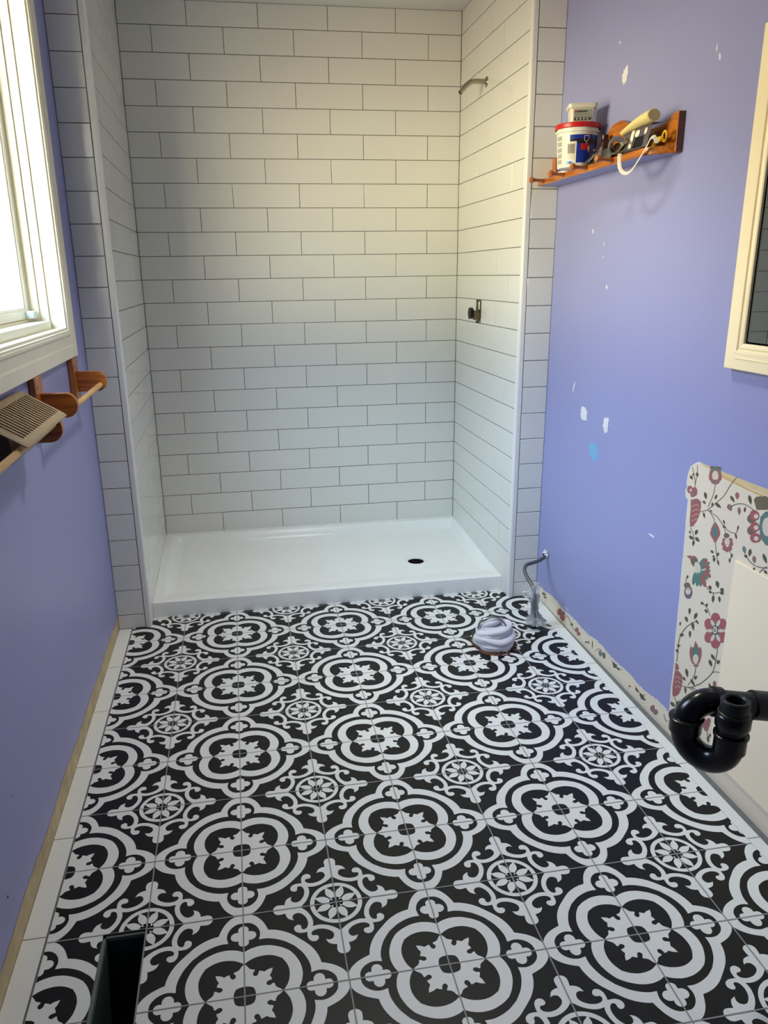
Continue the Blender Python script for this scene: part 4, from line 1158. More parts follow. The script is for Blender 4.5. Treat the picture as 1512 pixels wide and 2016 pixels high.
# front apron
yb = SY0 - 0.001
mb.add([(SX0, yb, 0.0), (SX1, yb, 0.0), (SX1, yb, 0.059), (SX0, yb, 0.059), (SX0, SY0 + 0.001, 0.0645), (SX1, SY0 + 0.001, 0.0645)], [(0, 1, 2, 3), (3, 2, 5, 4)], 0, True)
mb.build('pan', M_acryl, base, angle=0.9)
zr = basez(*DC) + 0.0
mb = MB().lathe([(DR, -0.03), (DR, 0.0022), (DR + 0.001, 0.003), (DR + 0.004, 0.003), (DR + 0.013, 0.0012), (DR + 0.020, -0.003)], (DC[0], DC[1], zr), n=64)
mb.fixn = False
mb.build('drain_rim', M_acryl, base)
mb = MB().lathe([(DR - 0.0004, 0.0), (DR - 0.0004, -0.030), (0.0, -0.030)], (DC[0], DC[1], zr), n=48)
mb.build('drain_hole', M_dark, base)

# ------------------------------------------------------------------ shower arm and valve
arm = empty('shower_pipe', (AR, 1.90, 2.112), 'bare brushed nickel shower pipe without a head, high on the right tiled wall', 'shower pipe')
path = spline([(AR + 0.002, 1.90, 2.116), (0.735, 1.90, 2.117), (0.705, 1.90, 2.117), (0.686, 1.90, 2.113), (0.668, 1.90, 2.100), (0.652, 1.90, 2.084), (0.641, 1.90, 2.072)], 5)
MB().tube(path, 0.0098, 20).build('pipe', M_chrome, arm)
MB().lathe([(0.0, 0.0065), (0.012, 0.006), (0.019, 0.003), (0.021, 0.0), (0.021, -0.003)], (AR, 1.90, 2.116), (-1, 0, 0)).build('flange', M_chrome, arm)
MB().lathe([(0.0078, -0.001), (0.0078, 0.0006), (0.0, 0.0006)], path[-1], (Vector(path[-1]) - Vector(path[-2])), 20).build('open_end', M_dark, arm)

valve = empty('shower_valve', (AR + 0.02, 1.925, 1.18), 'rough shower valve with black knob in a slot cut through the tile', 'valve')
MB().box(AR + 0.012, AR + 0.058, 1.892, 1.961, 1.131, 1.233).build('backing', mat('grey cement board', (150, 142, 128), 0.9, noise=(30, 0.1)), valve)
MB().lathe([(0.026, -0.01), (0.026, 0.022), (0.021, 0.024), (0.021, 0.036), (0.0, 0.036)], (AR + 0.012, 1.921, 1.172), (-1, 0, 0), 28).build('body', M_brass, valve)
MB().tube([(AR + 0.006, 1.925, 1.19), (AR + 0.006, 1.925, 1.231)], 0.011, 16).build('copper_stub', M_steel, valve)
MB().tube([(AR + 0.010, 1.905, 1.165), (AR + 0.010, 1.905, 1.133)], 0.010, 14).build('copper_stub', M_steel, valve)
MB().lathe([(0.012, 0.0), (0.016, 0.004), (0.016, 0.018), (0.012, 0.020)], (AR + 0.000, 1.932, 1.178), (-1, 0, -0.05), 24).build('collar', M_chrome, valve)
pts = []
for k in range(24):
    a = 2 * PI * k / 24; r = 0.021 + 0.0022 * math.cos(5 * a)
    pts.append((1.944 + r * math.cos(a) * 0.9, 1.180 + r * math.sin(a) * 1.15))
MB().prism(pts, 'x', AR - 0.040, AR - 0.020).build('knob', M_knob, valve, bevel=0.003)

# ------------------------------------------------------------------ window
win = bpy.data.objects.new('window_1', None); COL.objects.link(win); win.matrix_world = Matrix.Translation((XL, 0.6, 1.2)); win.location = (XL, 0.6, 1.2)
struct(win, 'bright white trimmed window in the left wall', 'window')
bpy.context.view_layer.update()
CX = XL + 0.020
def frame_profile(mb, prof, y0, y1, z0, z1, mi=0):
    """prof: list of (offset outward from the opening, x) swept round the rectangle, mitred"""
    rings = []
    for off, x in prof:
        rings.append([(x, y0 - off, z0 - off), (x, y1 + off, z0 - off), (x, y1 + off, z1 + off), (x, y0 - off, z1 + off)])
    for a, b in zip(rings[:-1], rings[1:]):
        for k in range(4):
            k2 = (k + 1) % 4
            mb.add([a[k], a[k2], b[k2], b[k]], [(0, 1, 2, 3)], mi)
mb = MB()
frame_profile(mb, [(-0.0028, XL - 0.003), (-0.0028, CX - 0.009), (-0.001, CX - 0.008), (0.004, CX - 0.006), (0.006, CX - 0.002), (0.011, CX - 0.002), (0.013, CX + 0.001), (0.020, CX + 0.001), (0.023, CX - 0.003),
                   (0.050, CX - 0.004), (0.056, CX - 0.001), (0.090, CX), (0.092, CX - 0.002), (0.092, XL - 0.001)], WY0, WY1, WZ0, WZ1)
mb.build('casing', M_cream, win)
mb = MB()
# stepped jamb lining running outwards through the wall
frame_profile(mb, [(-0.0015, XL + 0.002), (-0.0015, XL - 0.034), (-0.010, XL - 0.034), (-0.010, XL - 0.060), (-0.020, XL - 0.060), (-0.020, XL - 0.084), (-0.032, XL - 0.084), (-0.032, XL - 0.139), (0.001, XL - 0.139)], WY0, WY1, WZ0, WZ1)
mb.build('jamb_lining', M_cream, win)
ym = (WY0 + WY1) / 2
def sash(y0, y1, x, name):
    m_ = MB()
    frame_profile(m_, [(0.0, x - 0.014), (0.0, x + 0.008), (0.003, x + 0.014), (0.012, x + 0.014), (0.014, x + 0.018), (0.036, x + 0.018), (0.038, x + 0.014), (0.038, x - 0.014), (0.0, x - 0.014)], y0 + 0.038, y1 - 0.038, WZ0 + 0.072, WZ1 - 0.072)
    so = m_.build(name, M_vinyl, win)
    g_ = MB().box(x - 0.003, x + 0.003, y0 + 0.036, y1 - 0.036, WZ0 + 0.068, WZ1 - 0.068); gp = g_.build('pane', M_glass, so)
    return so
s1 = sash(ym - 0.02, WY1 - 0.034, XL - 0.104, 'sash')
s2 = sash(WY0 + 0.034, ym + 0.02, XL - 0.104 - 0.001, 'sash')
MB().box(XL - 0.086, XL - 0.062, WY1 - 0.080, WY1 - 0.034, WZ0 + 0.036, WZ0 + 0.058).build('latch', M_lockblue, s1, bevel=0.003)
MB().box(XL - 0.088, XL - 0.030, WY0 + 0.01, WY1 - 0.011, WZ0, WZ0 + 0.026).build('window_sill', M_cream, win, bevel=0.003)

# ------------------------------------------------------------------ wooden towel bar on the left wall
RX, RZ, RR = -0.800, 1.020, 0.0085
def towel_bar(ya, yb, label, zc=1.033, ztop=1.112):
    tb = empty('towel_bar', (XL, (ya + yb) / 2, 1.03), label, 'towel bar')
    for yb_, plug in ((ya, True), (yb, False)):
        po = MB().box(XL + 0.0005, XL + 0.019, yb_ - 0.048, yb_ + 0.030, 0.955, ztop).build('bracket_plate', M_woodz, tb, bevel=0.003)
        a0 = XL + 0.018
        pl = [(a0, zc - 0.033), (a0, zc + 0.033)]
        for k in range(13):
            a = PI / 2 - PI * k / 12
            pl.append((RX - 0.008 + 0.030 * math.cos(a), zc + 0.033 * math.sin(a)))
        MB().prism(pl, 'y', yb_ - 0.010, yb_ + 0.010).build('bracket_arm', M_woodx, tb, bevel=0.002)
        MB().lathe([(0.0, 0.0012), (0.005, 0.0008), (0.0055, 0.0)], (XL + 0.019, yb_ - 0.03, ztop - 0.027), (1, 0, 0), 14).build('screw_plug', M_wooddark, po)
        MB().lathe([(0.0, 0.0012), (0.006, 0.0008), (0.0065, 0.0)], (XL + 0.019, yb_ - 0.028, 1.058 if plug else 0.985), (1, 0, 0), 14).build('screw_plug', M_wooddark, po)
    e0, e1 = (ya + 0.006, yb - 0.004) if ya > 1 else (ya + 0.004, yb - 0.006)
    MB().tube([(RX, e0, RZ), (RX, (2 * e0 + e1) / 3, RZ), (RX, (e0 + 2 * e1) / 3, RZ), (RX, e1, RZ)], RR, 20).build('dowel', M_rod, tb)
    return tb
towel_bar(1.088, 0.570, 'far varnished wooden towel bar with a pale dowel, next to the white tiles')
towel_bar(0.352, -0.430, 'near varnished wooden towel bar running under the tan register', 1.009, 1.060)

# floor register laid across the bar
reg = empty('floor_register', (-0.84, 0.2, 1.04), 'tan slotted metal register laid on top of the near wooden towel bar', 'register')
A = Vector((-0.882, 0.405, 1.094)); Bv = Vector((-0.778, 0.405, 1.030)); L_ = 0.395
ex = (Bv - A).normalized(); ey = Vector((0, -1, 0)); ez = ex.cross(ey).normalized()
if ez.z < 0: ez = -ez
Wd = (Bv - A).length
def RP(u, v, w): return A + ex * u + ey * v + ez * w
def rbox(mb, u0, u1, v0, v1, w0, w1, mi=0):
    P = [RP(u, v, w) for w in (w0, w1) for (u, v) in ((u0, v0), (u1, v0), (u1, v1), (u0, v1))]
    mb.add(P, [(0, 3, 2, 1), (4, 5, 6, 7), (0, 1, 5, 4), (1, 2, 6, 5), (2, 3, 7, 6), (3, 0, 4, 7)], mi)
mb = MB(); sI = 0.020
# sloped border frame
def ring(u0, u1, v0, v1, w): return [RP(u0, v0, w), RP(u1, v0, w), RP(u1, v1, w), RP(u0, v1, w)]
rg = [ring(0, Wd, 0, L_, 0), ring(0.0, Wd, 0, L_, 0.002), ring(0.006, Wd - 0.006, 0.006, L_ - 0.006, 0.0055), ring(sI, Wd - sI, sI, L_ - sI, 0.0055), ring(sI, Wd - sI, sI, L_ - sI, 0.0)]
for a, b in zip(rg[:-1], rg[1:]):
    for k in range(4): mb.add([a[k], a[(k + 1) % 4], b[(k + 1) % 4], b[k]], [(0, 1, 2, 3)])
for k in range(4): mb.add([rg[0][k], rg[0][(k + 1) % 4], rg[4][(k + 1) % 4], rg[4][k]], [(3, 2, 1, 0)])
fr = mb.build('face_frame', M_tan, reg)
mb = MB()
nsl = 18
for k in range(nsl):
    v = sI + (L_ - 2 * sI) * (k + 0.5) / nsl
    rbox(mb, sI - 0.001, Wd - sI + 0.001, v - 0.0048, v + 0.0040, 0.0008, 0.0045)
mb.build('slats', M_tan, reg)
mb = MB()
bu0, bu1, bv0, bv1 = 0.012, 0.072, 0.024, L_ - 0.024
pts_b = [RP(bu0, 0, 0), RP(bu1, 0, 0)]
sec = [(RP(bu0, 0, -0.001).x, RP(bu0, 0, -0.001).z), (RP(bu1, 0, -0.001).x, RP(bu1, 0, -0.001).z), (-0.813, 1.000), (-0.820, 0.992), (-0.850, 0.992), (-0.868, 1.004)]
mb.prism(sec, 'y', A.y - bv1, A.y - 0.068)
rb_ = [(x, z) for x, z in sec]
mb.build('damper_box', M_regbox, reg, bevel=0.0015)
MB().box(-0.866, -0.818, A.y - 0.36, A.y - 0.08, 1.030, 1.034).build('damper_blade', M_dark, reg)

# ------------------------------------------------------------------ duct hole in the floor
duct = empty('floor_duct', (-0.672, -0.337, -0.01), 'dark rectangular heating duct opening cut in the patterned floor tile', 'duct')
hx0, hx1, hy0, hy1 = HOLE
mb = MB(); t = 0.001
for (a, b, c, d) in ((hx0 + 0.006, hx0 + 0.0075, hy0 + 0.006, hy1 - 0.006), (hx1 - 0.0035, hx1 - 0.002, hy0 + 0.006, hy1 - 0.006), (hx0 + 0.006, hx1 - 0.002, hy1 - 0.008, hy1 - 0.0065), (hx0 + 0.006, hx1 - 0.002, hy0 + 0.0065, hy0 + 0.008)):
    mb.box(a, b, c, d, -0.30, -0.012)
mb.build('liner', M_duct, duct)
MB().box(hx0 - 0.002, hx1 + 0.002, hy0, hy1, -0.32, -0.301).build('bottom', M_dark, duct)
mb = MB()
for (a, b, c, d) in ((hx0 - 0.001, hx0 + 0.0055, hy0, hy1), (hx0, hx1, hy1 - 0.006, hy1 + 0.001), (hx1 - 0.0018, hx1 + 0.001, hy0, hy1)):
    mb.box(a, b, c, d, -0.045, -0.0045)
mb.build('subfloor_edge', mat('grey green subfloor edge', (112, 122, 112), 0.9, noise=(60, 0.3)), duct)

# ------------------------------------------------------------------ toilet flange with a rag
FC = (0.548, 0.955)
fl = empty('toilet_flange', (FC[0], FC[1], 0), 'rusty brown toilet flange ring under the white rag', 'toilet flange')
mb = MB(); n = 72
ri, rm, ro = [], [], []
for k in range(n):
    a = 2 * PI * k / n
    r1 = 0.050; r_ = 0.083 + 0.007 * math.sin(3 * a + 1) + 0.006 * (random.random() - .5)
    ri.append((FC[0] + r1 * math.cos(a), FC[1] + r1 * math.sin(a), 0.010))
    rm.append((FC[0] + (r_ - 0.012) * math.cos(a), FC[1] + (r_ - 0.012) * math.sin(a), 0.011 + 0.004 * (random.random() - .5)))
    ro.append((FC[0] + r_ * math.cos(a), FC[1] + r_ * math.sin(a), 0.0008))
vs = ri + rm + ro
mb.add(vs, [(k, (k + 1) % n, n + (k + 1) % n, n + k) for k in range(n)] + [(n + k, n + (k + 1) % n, 2 * n + (k + 1) % n, 2 * n + k) for k in range(n)], 0, True)
mb.add([(FC[0], FC[1], 0.006)] + ri, [(0, 1 + k, 1 + (k + 1) % n) for k in range(n)], 0, True)
mb.build('ring', M_rust, fl)
M_bolt = mat('tarnished brass bolt', (120, 104, 66), 0.4, metal=0.8)
for (dx, dy, hh) in ((0.004, -0.076, 0.030), (-0.075, 0.030, 0.050)):
    MB().tube([(FC[0] + dx, FC[1] + dy, 0.004), (FC[0] + dx, FC[1] + dy, hh)], 0.0035, 10).build('closet_bolt', M_bolt, fl)
    MB().lathe([(0.0, 0.002), (0.009, 0.002), (0.009, -0.001), (0.0, -0.001)], (FC[0] + dx, FC[1] + dy, 0.012), (0, 0, 1), 6, smooth=False).build('bolt_nut', M_bolt, fl)
for q, (dx, dy, s) in enumerate(((0.070, -0.045, .006), (0.083, -0.02, .005), (0.03, -0.083, .006), (-0.045, -0.075, .005), (0.088, 0.0, .004), (0.060, -0.066, .005))):
    m_ = MB().lathe([(0.0, s), (s * .8, s * .6), (s, 0.0)], (FC[0] + dx, FC[1] + dy, 0.002), (0, 0, 1), 7, smooth=False); m_.build('wax_crumb', M_rust, fl)
# rag
import mathutils.noise as mn
mb = MB(); mb.fixn = False
NT, NP = 60, 150
vs = []
for j in range(NT + 1):
    th = PI * 0.62 * j / NT
    for i in range(NP):
        ph = 2 * PI * i / NP
        R0 = 0.081
        x = math.sin(th) * math.cos(ph); y = math.sin(th) * math.sin(ph); zt = math.cos(th)
        # wrapped folds: strands winding round and over the bundle
        w1 = math.sin(5.0 * th * 1.6 + 1.0 * ph + 1.5 * math.sin(ph * 1 + 0.7))
        fold = 0.0045 * (1 - abs(w1)) ** 2.2
        w2 = math.sin(3.0 * ph + 7.0 * th)
        fold2 = 0.0035 * w2 * smooth(th / 0.6)
        nz = 0.006 * mn.noise(Vector((x * 2.4, y * 2.4, zt * 2.4 + 3)))
        r = R0 - 0.008 * (1 - smooth((th - 0.2) / 0.5)) + fold2 + nz - fold
        flat = 0.70
        hz = r * zt * (1.06 if zt > 0 else 1.0)
        vs.append((FC[0] + r * x * 0.98, FC[1] + r * y * 0.98, 0.030 + hz * 0.86 + 0.006 * math.sin(2 * ph + 0.5) * smooth(th)))
fs = []
for j in range(NT):
    for i in range(NP):
        fs.append((j * NP + i, (j + 1) * NP + i, (j + 1) * NP + (i + 1) % NP, j * NP + (i + 1) % NP))
mb.add(vs, fs, 0, True)
rag = empty('rag', (FC[0], FC[1], 0.03), 'white cotton rag balled up and stuffed in the floor drain opening', 'rag')
mb.build('bundle', M_cloth, rag, angle=3.0)
# rolled twists of the rag over the top
def twist(pts, r0, name):
    p = spline(pts, 7); rr = [r0 * (0.55 + 0.45 * math.sin(PI * i / (len(p) - 1))) for i in range(len(p))]
    m_ = MB().tube(p, rr, 22, squash=0.62)
    return m_.build(name, M_cloth, rag, angle=3.0)
fx, fy = FC
twist([(fx - 0.066, fy - 0.010, 0.040), (fx - 0.045, fy - 0.052, 0.052), (fx, fy - 0.070, 0.044), (fx + 0.045, fy - 0.052, 0.050), (fx + 0.068, fy - 0.006, 0.056)], 0.019, 'fold')
twist([(fx - 0.062, fy - 0.020, 0.062), (fx - 0.030, fy - 0.050, 0.076), (fx + 0.018, fy - 0.046, 0.080), (fx + 0.050, fy - 0.010, 0.086), (fx + 0.050, fy + 0.036, 0.080)], 0.021, 'fold')
twist([(fx - 0.050, fy + 0.010, 0.080), (fx - 0.030, fy - 0.016, 0.098), (fx + 0.004, fy - 0.012, 0.104), (fx + 0.026, fy + 0.020, 0.096)], 0.020, 'fold')
twist([(fx - 0.058, fy - 0.036, 0.020), (fx - 0.030, fy - 0.066, 0.026), (fx + 0.020, fy - 0.068, 0.024), (fx + 0.058, fy - 0.040, 0.030)], 0.015, 'fold')
p = spline([(fx - 0.066, fy - 0.006, 0.078), (fx - 0.056, fy - 0.014, 0.112), (fx - 0.024, fy - 0.026, 0.128), (fx + 0.012, fy - 0.030, 0.122), (fx + 0.030, fy - 0.044, 0.098)], 6)
o = MB().tube(p, 0.0030, 8).tube([(q[0], q[1] + 0.007, q[2] - 0.001) for q in p], 0.0020, 8).build('wire_loop', M_steel)
tag(o, 'thin grey wire loop bent over the top of the white rag', 'wire')

# ------------------------------------------------------------------ toilet water supply
sup = empty('supply_pipe', (0.884, 1.289, 0.223), 'grey bent toilet supply line coming from the wall into plastic wrap', 'pipe')
path = spline([(0.886, 1.288, 0.226), (0.871, 1.278, 0.219), (0.836, 1.250, 0.215), (0.790, 1.215, 0.220), (0.757, 1.192, 0.222), (0.740, 1.166, 0.213), (0.737, 1.132, 0.198), (0.743, 1.092, 0.180), (0.745, 1.074, 0.166), (0.746, 1.066, 0.152), (0.747, 1.064, 0.130)], 6)
MB().tube(path, 0.0075, 16).build('bent_tube', M_braid, sup)
MB().tube([(0.747, 1.064, 0.135), (0.749, 1.064, 0.09), (0.751, 1.064, 0.05)], [0.010, 0.011, 0.010], 16).build('braided_hose', M_braid, sup)
MB().tube([(0.7525, 1.064, 0.0), (0.7525, 1.064, 0.03)], 0.0085, 16).build('stub', M_black, sup)
mb = MB()
for k in range(9):
    a = 2 * PI * k / 9 + 0.2
    L0 = 0.016 + 0.006 * random.random(); d = Vector((0, math.cos(a), math.sin(a)))
    c0 = Vector((XR - 0.002, 1.287, 0.227))
    s2_ = Vector((0, -d.z, d.y)) * 0.006
    mb.add([c0 + d * 0.008 - s2_, c0 + d * 0.008 + s2_, c0 + d * L0 + s2_ + Vector((-0.004 - 0.006 * random.random(), 0, 0)), c0 + d * L0 - s2_ + Vector((-0.002, 0, 0)),
            c0 + Vector((-0.016, 0, 0)) + d * 0.009], [(0, 1, 2, 3), (0, 4, 1), (1, 4, 2), (2, 4, 3), (3, 4, 0)])
mb.lathe([(0.014, 0.0), (0.013, 0.012), (0.009, 0.016), (0.0075, 0.017)], (XR, 1.288, 0.226), (-1, -0.3, 0), 12, smooth=False)
mb.build('wall_collar', M_filler, sup)
def crumple(c, prof, name, amp, seed):
    m_ = MB(); m_.fixn = False; n_ = 40; vs = []
    for j, (r, h, ox) in enumerate(prof):
        for k in range(n_):
            a = 2 * PI * k / n_
            rr = r * (1 + amp * mn.noise(Vector((math.cos(a) * 2.2 + seed, math.sin(a) * 2.2, h * 45))) + amp * 0.5 * mn.noise(Vector((math.cos(a) * 6 + seed, math.sin(a) * 6, h * 25))))
            vs.append((c[0] + ox + rr * math.cos(a), c[1] + rr * math.sin(a), h))
    m_.add(vs, [(j * n_ + k, j * n_ + (k + 1) % n_, (j + 1) * n_ + (k + 1) % n_, (j + 1) * n_ + k) for j in range(len(prof) - 1) for k in range(n_)], 0, True)
    return m_
film = empty('plastic_wrap', (0.75, 1.064, 0.03), 'crumpled clear plastic wrapped round the toilet supply stub', 'plastic wrap')
prof = spline([(0.033, 0.024, 0.002), (0.030, 0.034, 0.002), (0.019, 0.050, 0.0), (0.015, 0.075, 0), (0.015, 0.100, -0.001), (0.016, 0.120, -0.003), (0.022, 0.140, -0.008), (0.030, 0.152, -0.016), (0.022, 0.166, -0.010), (0.010, 0.180, 0.0), (0.006, 0.196, 0.008)], 3)
crumple((0.751, 1.064), prof, 'wrap', 0.75, 1.3).build('wrap', M_film, film, angle=0.9)
prof = spline([(0.034, 0.026, 0.006), (0.027, 0.040, 0.004), (0.014, 0.060, 0.001), (0.013, 0.090, 0.0)], 4)
crumple((0.752, 1.063), prof, 'skirt', 0.8, 5.1).build('skirt', M_film, film, angle=0.9)

# ------------------------------------------------------------------ black drain trap by the right wall
trap = empty('drain_trap', (0.60, -0.43, 0.50), 'black plastic sink drain trap with a rounded bend sticking out of the right wall', 'drain trap')
Lp = Vector((0.475, -0.405, 0)); Rp = Vector((0.525, -0.475, 0))
mid = (Lp + Rp) / 2; dirp = (Rp - Lp).normalized(); hw = (Rp - Lp).length / 2
TR = 0.0262
zb = 0.4880
pth = []
for k in range(25):
    a = PI + PI * k / 24
    q = mid + dirp * (hw * math.cos(a)); pth.append((q.x, q.y, zb + hw * math.sin(a)))
pth = [(Lp.x, Lp.y, zb + 0.012)] + pth + [(Rp.x, Rp.y, zb + 0.010)]
MB().tube(pth, TR, 36).build('lower_bend', M_black, trap)
wallend = Vector((XR + 0.005, -0.432, 0.486))
el = Vector((Lp.x + 0.043, Lp.y, 0.548))
ad = (wallend - el).normalized()
pth = [(Lp.x, Lp.y, zb + 0.008)]
C0 = Vector((Lp.x, Lp.y, 0.506))
for k in range(17):
    a = PI / 2 * k / 16
    h = Vector((ad.x, ad.y, 0)).normalized()
    q = C0 + h * (0.043 * (1 - math.cos(a))) + Vector((0, 0, 0.043 * math.sin(a))); pth.append(tuple(q))
e2 = Vector(pth[-1]); ad = (wallend - e2).normalized()
pth.append(tuple(e2 + ad * 0.012)); 
MB().tube(pth, TR * 0.99, 36).build('upper_elbow', M_black, trap)
def hub(c, ax, r, h, name, m_=None, inner=None, lip=0.0025):
    pr = [(TR * 0.9, 0.0), (r, 0.0005), (r + lip, 0.002), (r + lip, 0.006), (r, 0.008), (r, h - 0.002), (r - 0.002, h), (TR * 0.9, h)]
    return MB().lathe(pr, c, ax, 40).build(name, m_ or M_black, trap)
hub((Lp.x, Lp.y, 0.520), (0, 0, -1), TR + 0.0045, 0.034, 'slip_nut')
hub((Rp.x, Rp.y, 0.520), (0, 0, -1), TR + 0.0035, 0.040, 'coupling')
MB().lathe([(TR * .9, -0.02), (TR - 0.001, -0.02), (TR - 0.001, 0.025), (TR + 0.004, 0.027), (TR + 0.006, 0.030), (TR + 0.006, 0.050), (TR + 0.002, 0.056), (TR - 0.002, 0.058)], (Rp.x, Rp.y, 0.505), (0, 0, 1), 40).build('tailpiece', M_black, trap)
# open threaded adapter on top: octagonal outside, hollow inside
mb = MB()
mb.lathe([(TR + 0.003, 0.0), (TR + 0.003, 0.004), (TR - 0.001, 0.006), (TR - 0.001, 0.020)], (Rp.x, Rp.y, 0.560), (0, 0, 1), 40)
mb.lathe([(TR + 0.0005, 0.008), (TR + 0.0015, 0.010), (TR + 0.0015, 0.030), (TR - 0.001, 0.034), (TR - 0.006, 0.034), (TR - 0.0085, 0.031), (TR - 0.0085, -0.01)], (Rp.x, Rp.y, 0.556), (0, 0, 1), 10, smooth=False)
mb.build('adapter', M_blackm, trap)
MB().lathe([(TR - 0.009, 0.0), (0.0, 0.0)], (Rp.x, Rp.y, 0.560), (0, 0, 1), 24).build('bore', M_dark, trap)
arm_len = (wallend - e2).length
def along(s): return tuple(e2 + ad * s)
MB().tube([along(0.004), along(arm_len)], TR * 0.93, 36).build('arm_pipe', M_blackm, trap)
for s, ln, rr in ((0.006, 0.016, TR + 0.0035), (0.090, 0.055, TR + 0.003), (0.150, 0.05, TR + 0.005)):
    MB().lathe([(TR * .9, 0), (rr, 0.0005), (rr, ln - 0.001), (rr - 0.002, ln), (TR * .9, ln)], along(s), ad, 40).build('arm_coupling', M_blackm, trap)
MB().lathe([(TR + 0.0105, 0.0), (TR + 0.0105, 0.012), (TR, 0.013)], along(0.150), ad, 40).build('cleanout_ring', M_blackm, trap)

# ------------------------------------------------------------------ framed mirror cabinet on the right wall
cab = empty('mirror_cabinet', (XR, -0.12, 1.5), 'cream framed mirror cabinet hanging on the right wall', 'mirror cabinet')
KY0, KY1, KZ0, KZ1 = -0.35, 0.130, 1.182, 1.815
KX = XR - 0.022
mb = MB()
mb2 = []
def frame_profile_r(mb, prof, y0, y1, z0, z1):
    frame_profile(mb, [(o_, x) for o_, x in prof], y0, y1, z0, z1)
frame_profile_r(mb, [(0.0, XR - 0.004), (0.0, KX + 0.004), (0.003, KX + 0.002), (0.010, KX), (0.012, KX + 0.003), (0.016, KX + 0.003), (0.018, KX - 0.001), (0.024, KX - 0.0015), (0.026, KX - 0.001), (0.062, KX), (0.064, KX + 0.002), (0.064, XR - 0.0005)], KY0 + 0.0, KY1 - 0.0, KZ0, KZ1)
mb.build('frame', M_creamframe, cab)
mb = MB(); frame_profile_r(mb, [(0.0, XR - 0.006), (0.0, KX + 0.010), (-0.0045, KX + 0.010), (-0.0045, XR - 0.006)], KY0, KY1, KZ0, KZ1)
mb.build('gap_shadow', mat('dark brown gap shadow', (38, 26, 20), 0.7), cab)  # shadow of the gap round the mirror, put in as a dark strip
MB().box(XR - 0.012, XR - 0.006, KY0 + 0.001, KY1 - 0.001, KZ0 + 0.001, KZ1 - 0.001).build('mirror_glass', M_mirror, cab)
MB().box(KX - 0.0022, KX - 0.0005, KY0 - 0.03, KY1 + 0.020, KZ0 - 0.037, KZ0 - 0.034).build('frame_bead', M_creamframe, cab, bevel=0.0006)

# ------------------------------------------------------------------ wooden shelf with pegs on the right wall
sh = empty('wall_shelf', (XR, 0.96, 1.66), 'orange varnished pine shelf with round pegs, crowded with tools and tubs', 'shelf')
ZS, ZT = 1.661, 1.681
SXF = 0.802
pl = [(XR - 0.0005, 1.384), (SXF, 1.384), (SXF, 0.600), (SXF + 0.010, 0.574), (XR - 0.020, 0.536), (XR - 0.0005, 0.530)]
mb = MB().prism(pl, 'z', ZS, ZT); mb.build('shelf_board', M_woodo, sh, bevel=0.002)
MB().prism([(XR - 0.001, 1.380), (SXF + 0.006, 1.380), (SXF + 0.006, 0.602), (SXF + 0.014, 0.580), (XR - 0.022, 0.543), (XR - 0.001, 0.540)], 'z', ZS - 0.0008, ZS + 0.0002).build('painted_underside', M_blue, sh)
# back board with an arched middle and raised ends
pr = [(0.530, ZS + 0.002), (0.530, 1.764), (0.552, 1.764), (0.575, 1.757), (0.600, 1.747), (0.64, 1.742), (0.70, 1.742), (0.76, 1.747), (0.80, 1.766), (0.83, 1.786), (0.87, 1.798), (0.92, 1.794), (0.96, 1.775), (0.985, 1.750), (1.01, 1.728), (1.06, 1.722), (1.15, 1.722), (1.22, 1.726), (1.30, 1.735), (1.345, 1.752), (1.36, 1.757), (1.384, 1.757), (1.384, ZS + 0.002)]
MB().prism(pr, 'x', XR - 0.0195, XR - 0.0005).build('back_board', M_woodo, sh, bevel=0.0015)
MB().box(XR - 0.0275, XR - 0.0196, 1.352, 1.384, ZT, 1.756).build('end_cleat', M_woodz, sh, bevel=0.001)
MB().box(XR - 0.0196, XR - 0.0006, 0.5275, 0.5299, ZS + 0.001, 1.763).build('end_grain', M_wooddark, sh)
for yp in (1.318, 1.136, 0.955, 0.775):
    c = (SXF + 0.001, yp, 1.6735)
    MB().lathe([(0.0062, 0.0), (0.0068, 0.004), (0.0052, 0.018), (0.0050, 0.030), (0.0062, 0.042), (0.0105, 0.047), (0.0118, 0.051), (0.0105, 0.055), (0.005, 0.0585), (0.0, 0.059)], c, (-1, 0, 0.05), 22).build('peg', M_woodx, sh)

# ------------------------------------------------------------------ things on the shelf
bk = empty('plastic_bucket', (0.803, 1.052, ZT), 'white plastic bucket with red lid and blue printed label on the shelf', 'bucket')
bc = (0.8045, 1.052, ZT + 0.0005)
MB().lathe([(0.0, 0.0), (0.058, 0.0), (0.060, 0.003), (0.0655, 0.100), (0.0665, 0.104), (0.071, 0.105), (0.071, 0.110), (0.0672, 0.111), (0.0675, 0.122), (0.0, 0.122)], bc, n=64).build('body', M_bwhite, bk)
MB().lathe([(0.071, 0.1165), (0.0735, 0.118), (0.0740, 0.1285), (0.072, 0.1315), (0.064, 0.1320), (0.0625, 0.1285), (0.0, 0.1285)], bc, n=64).build('lid', M_bred, bk)
def curved(mb, a0, a1, h0, h1, mi, lift=0.0006, n=14):
    vs = []
    for k in range(n + 1):
        a = math.radians(a0 + (a1 - a0) * k / n)
        for h in (h0, h1):
            r = 0.060 + (0.0655 - 0.060) * (h - 0.003) / 0.097 + lift
            vs.append((bc[0] + r * math.cos(a), bc[1] + r * math.sin(a), bc[2] + h))
    mb.add(vs, [(2 * k, 2 * k + 2, 2 * k + 3, 2 * k + 1) for k in range(n)], mi, True)
mb = MB()
curved(mb, 226, 322, 0.012, 0.095, 0, 0.0005)          # blue field
curved(mb, 229, 322, 0.069, 0.083, 3, 0.0008)          # dark stripe
curved(mb, 258, 282, 0.050, 0.068, 1, 0.0009)          # red emblem
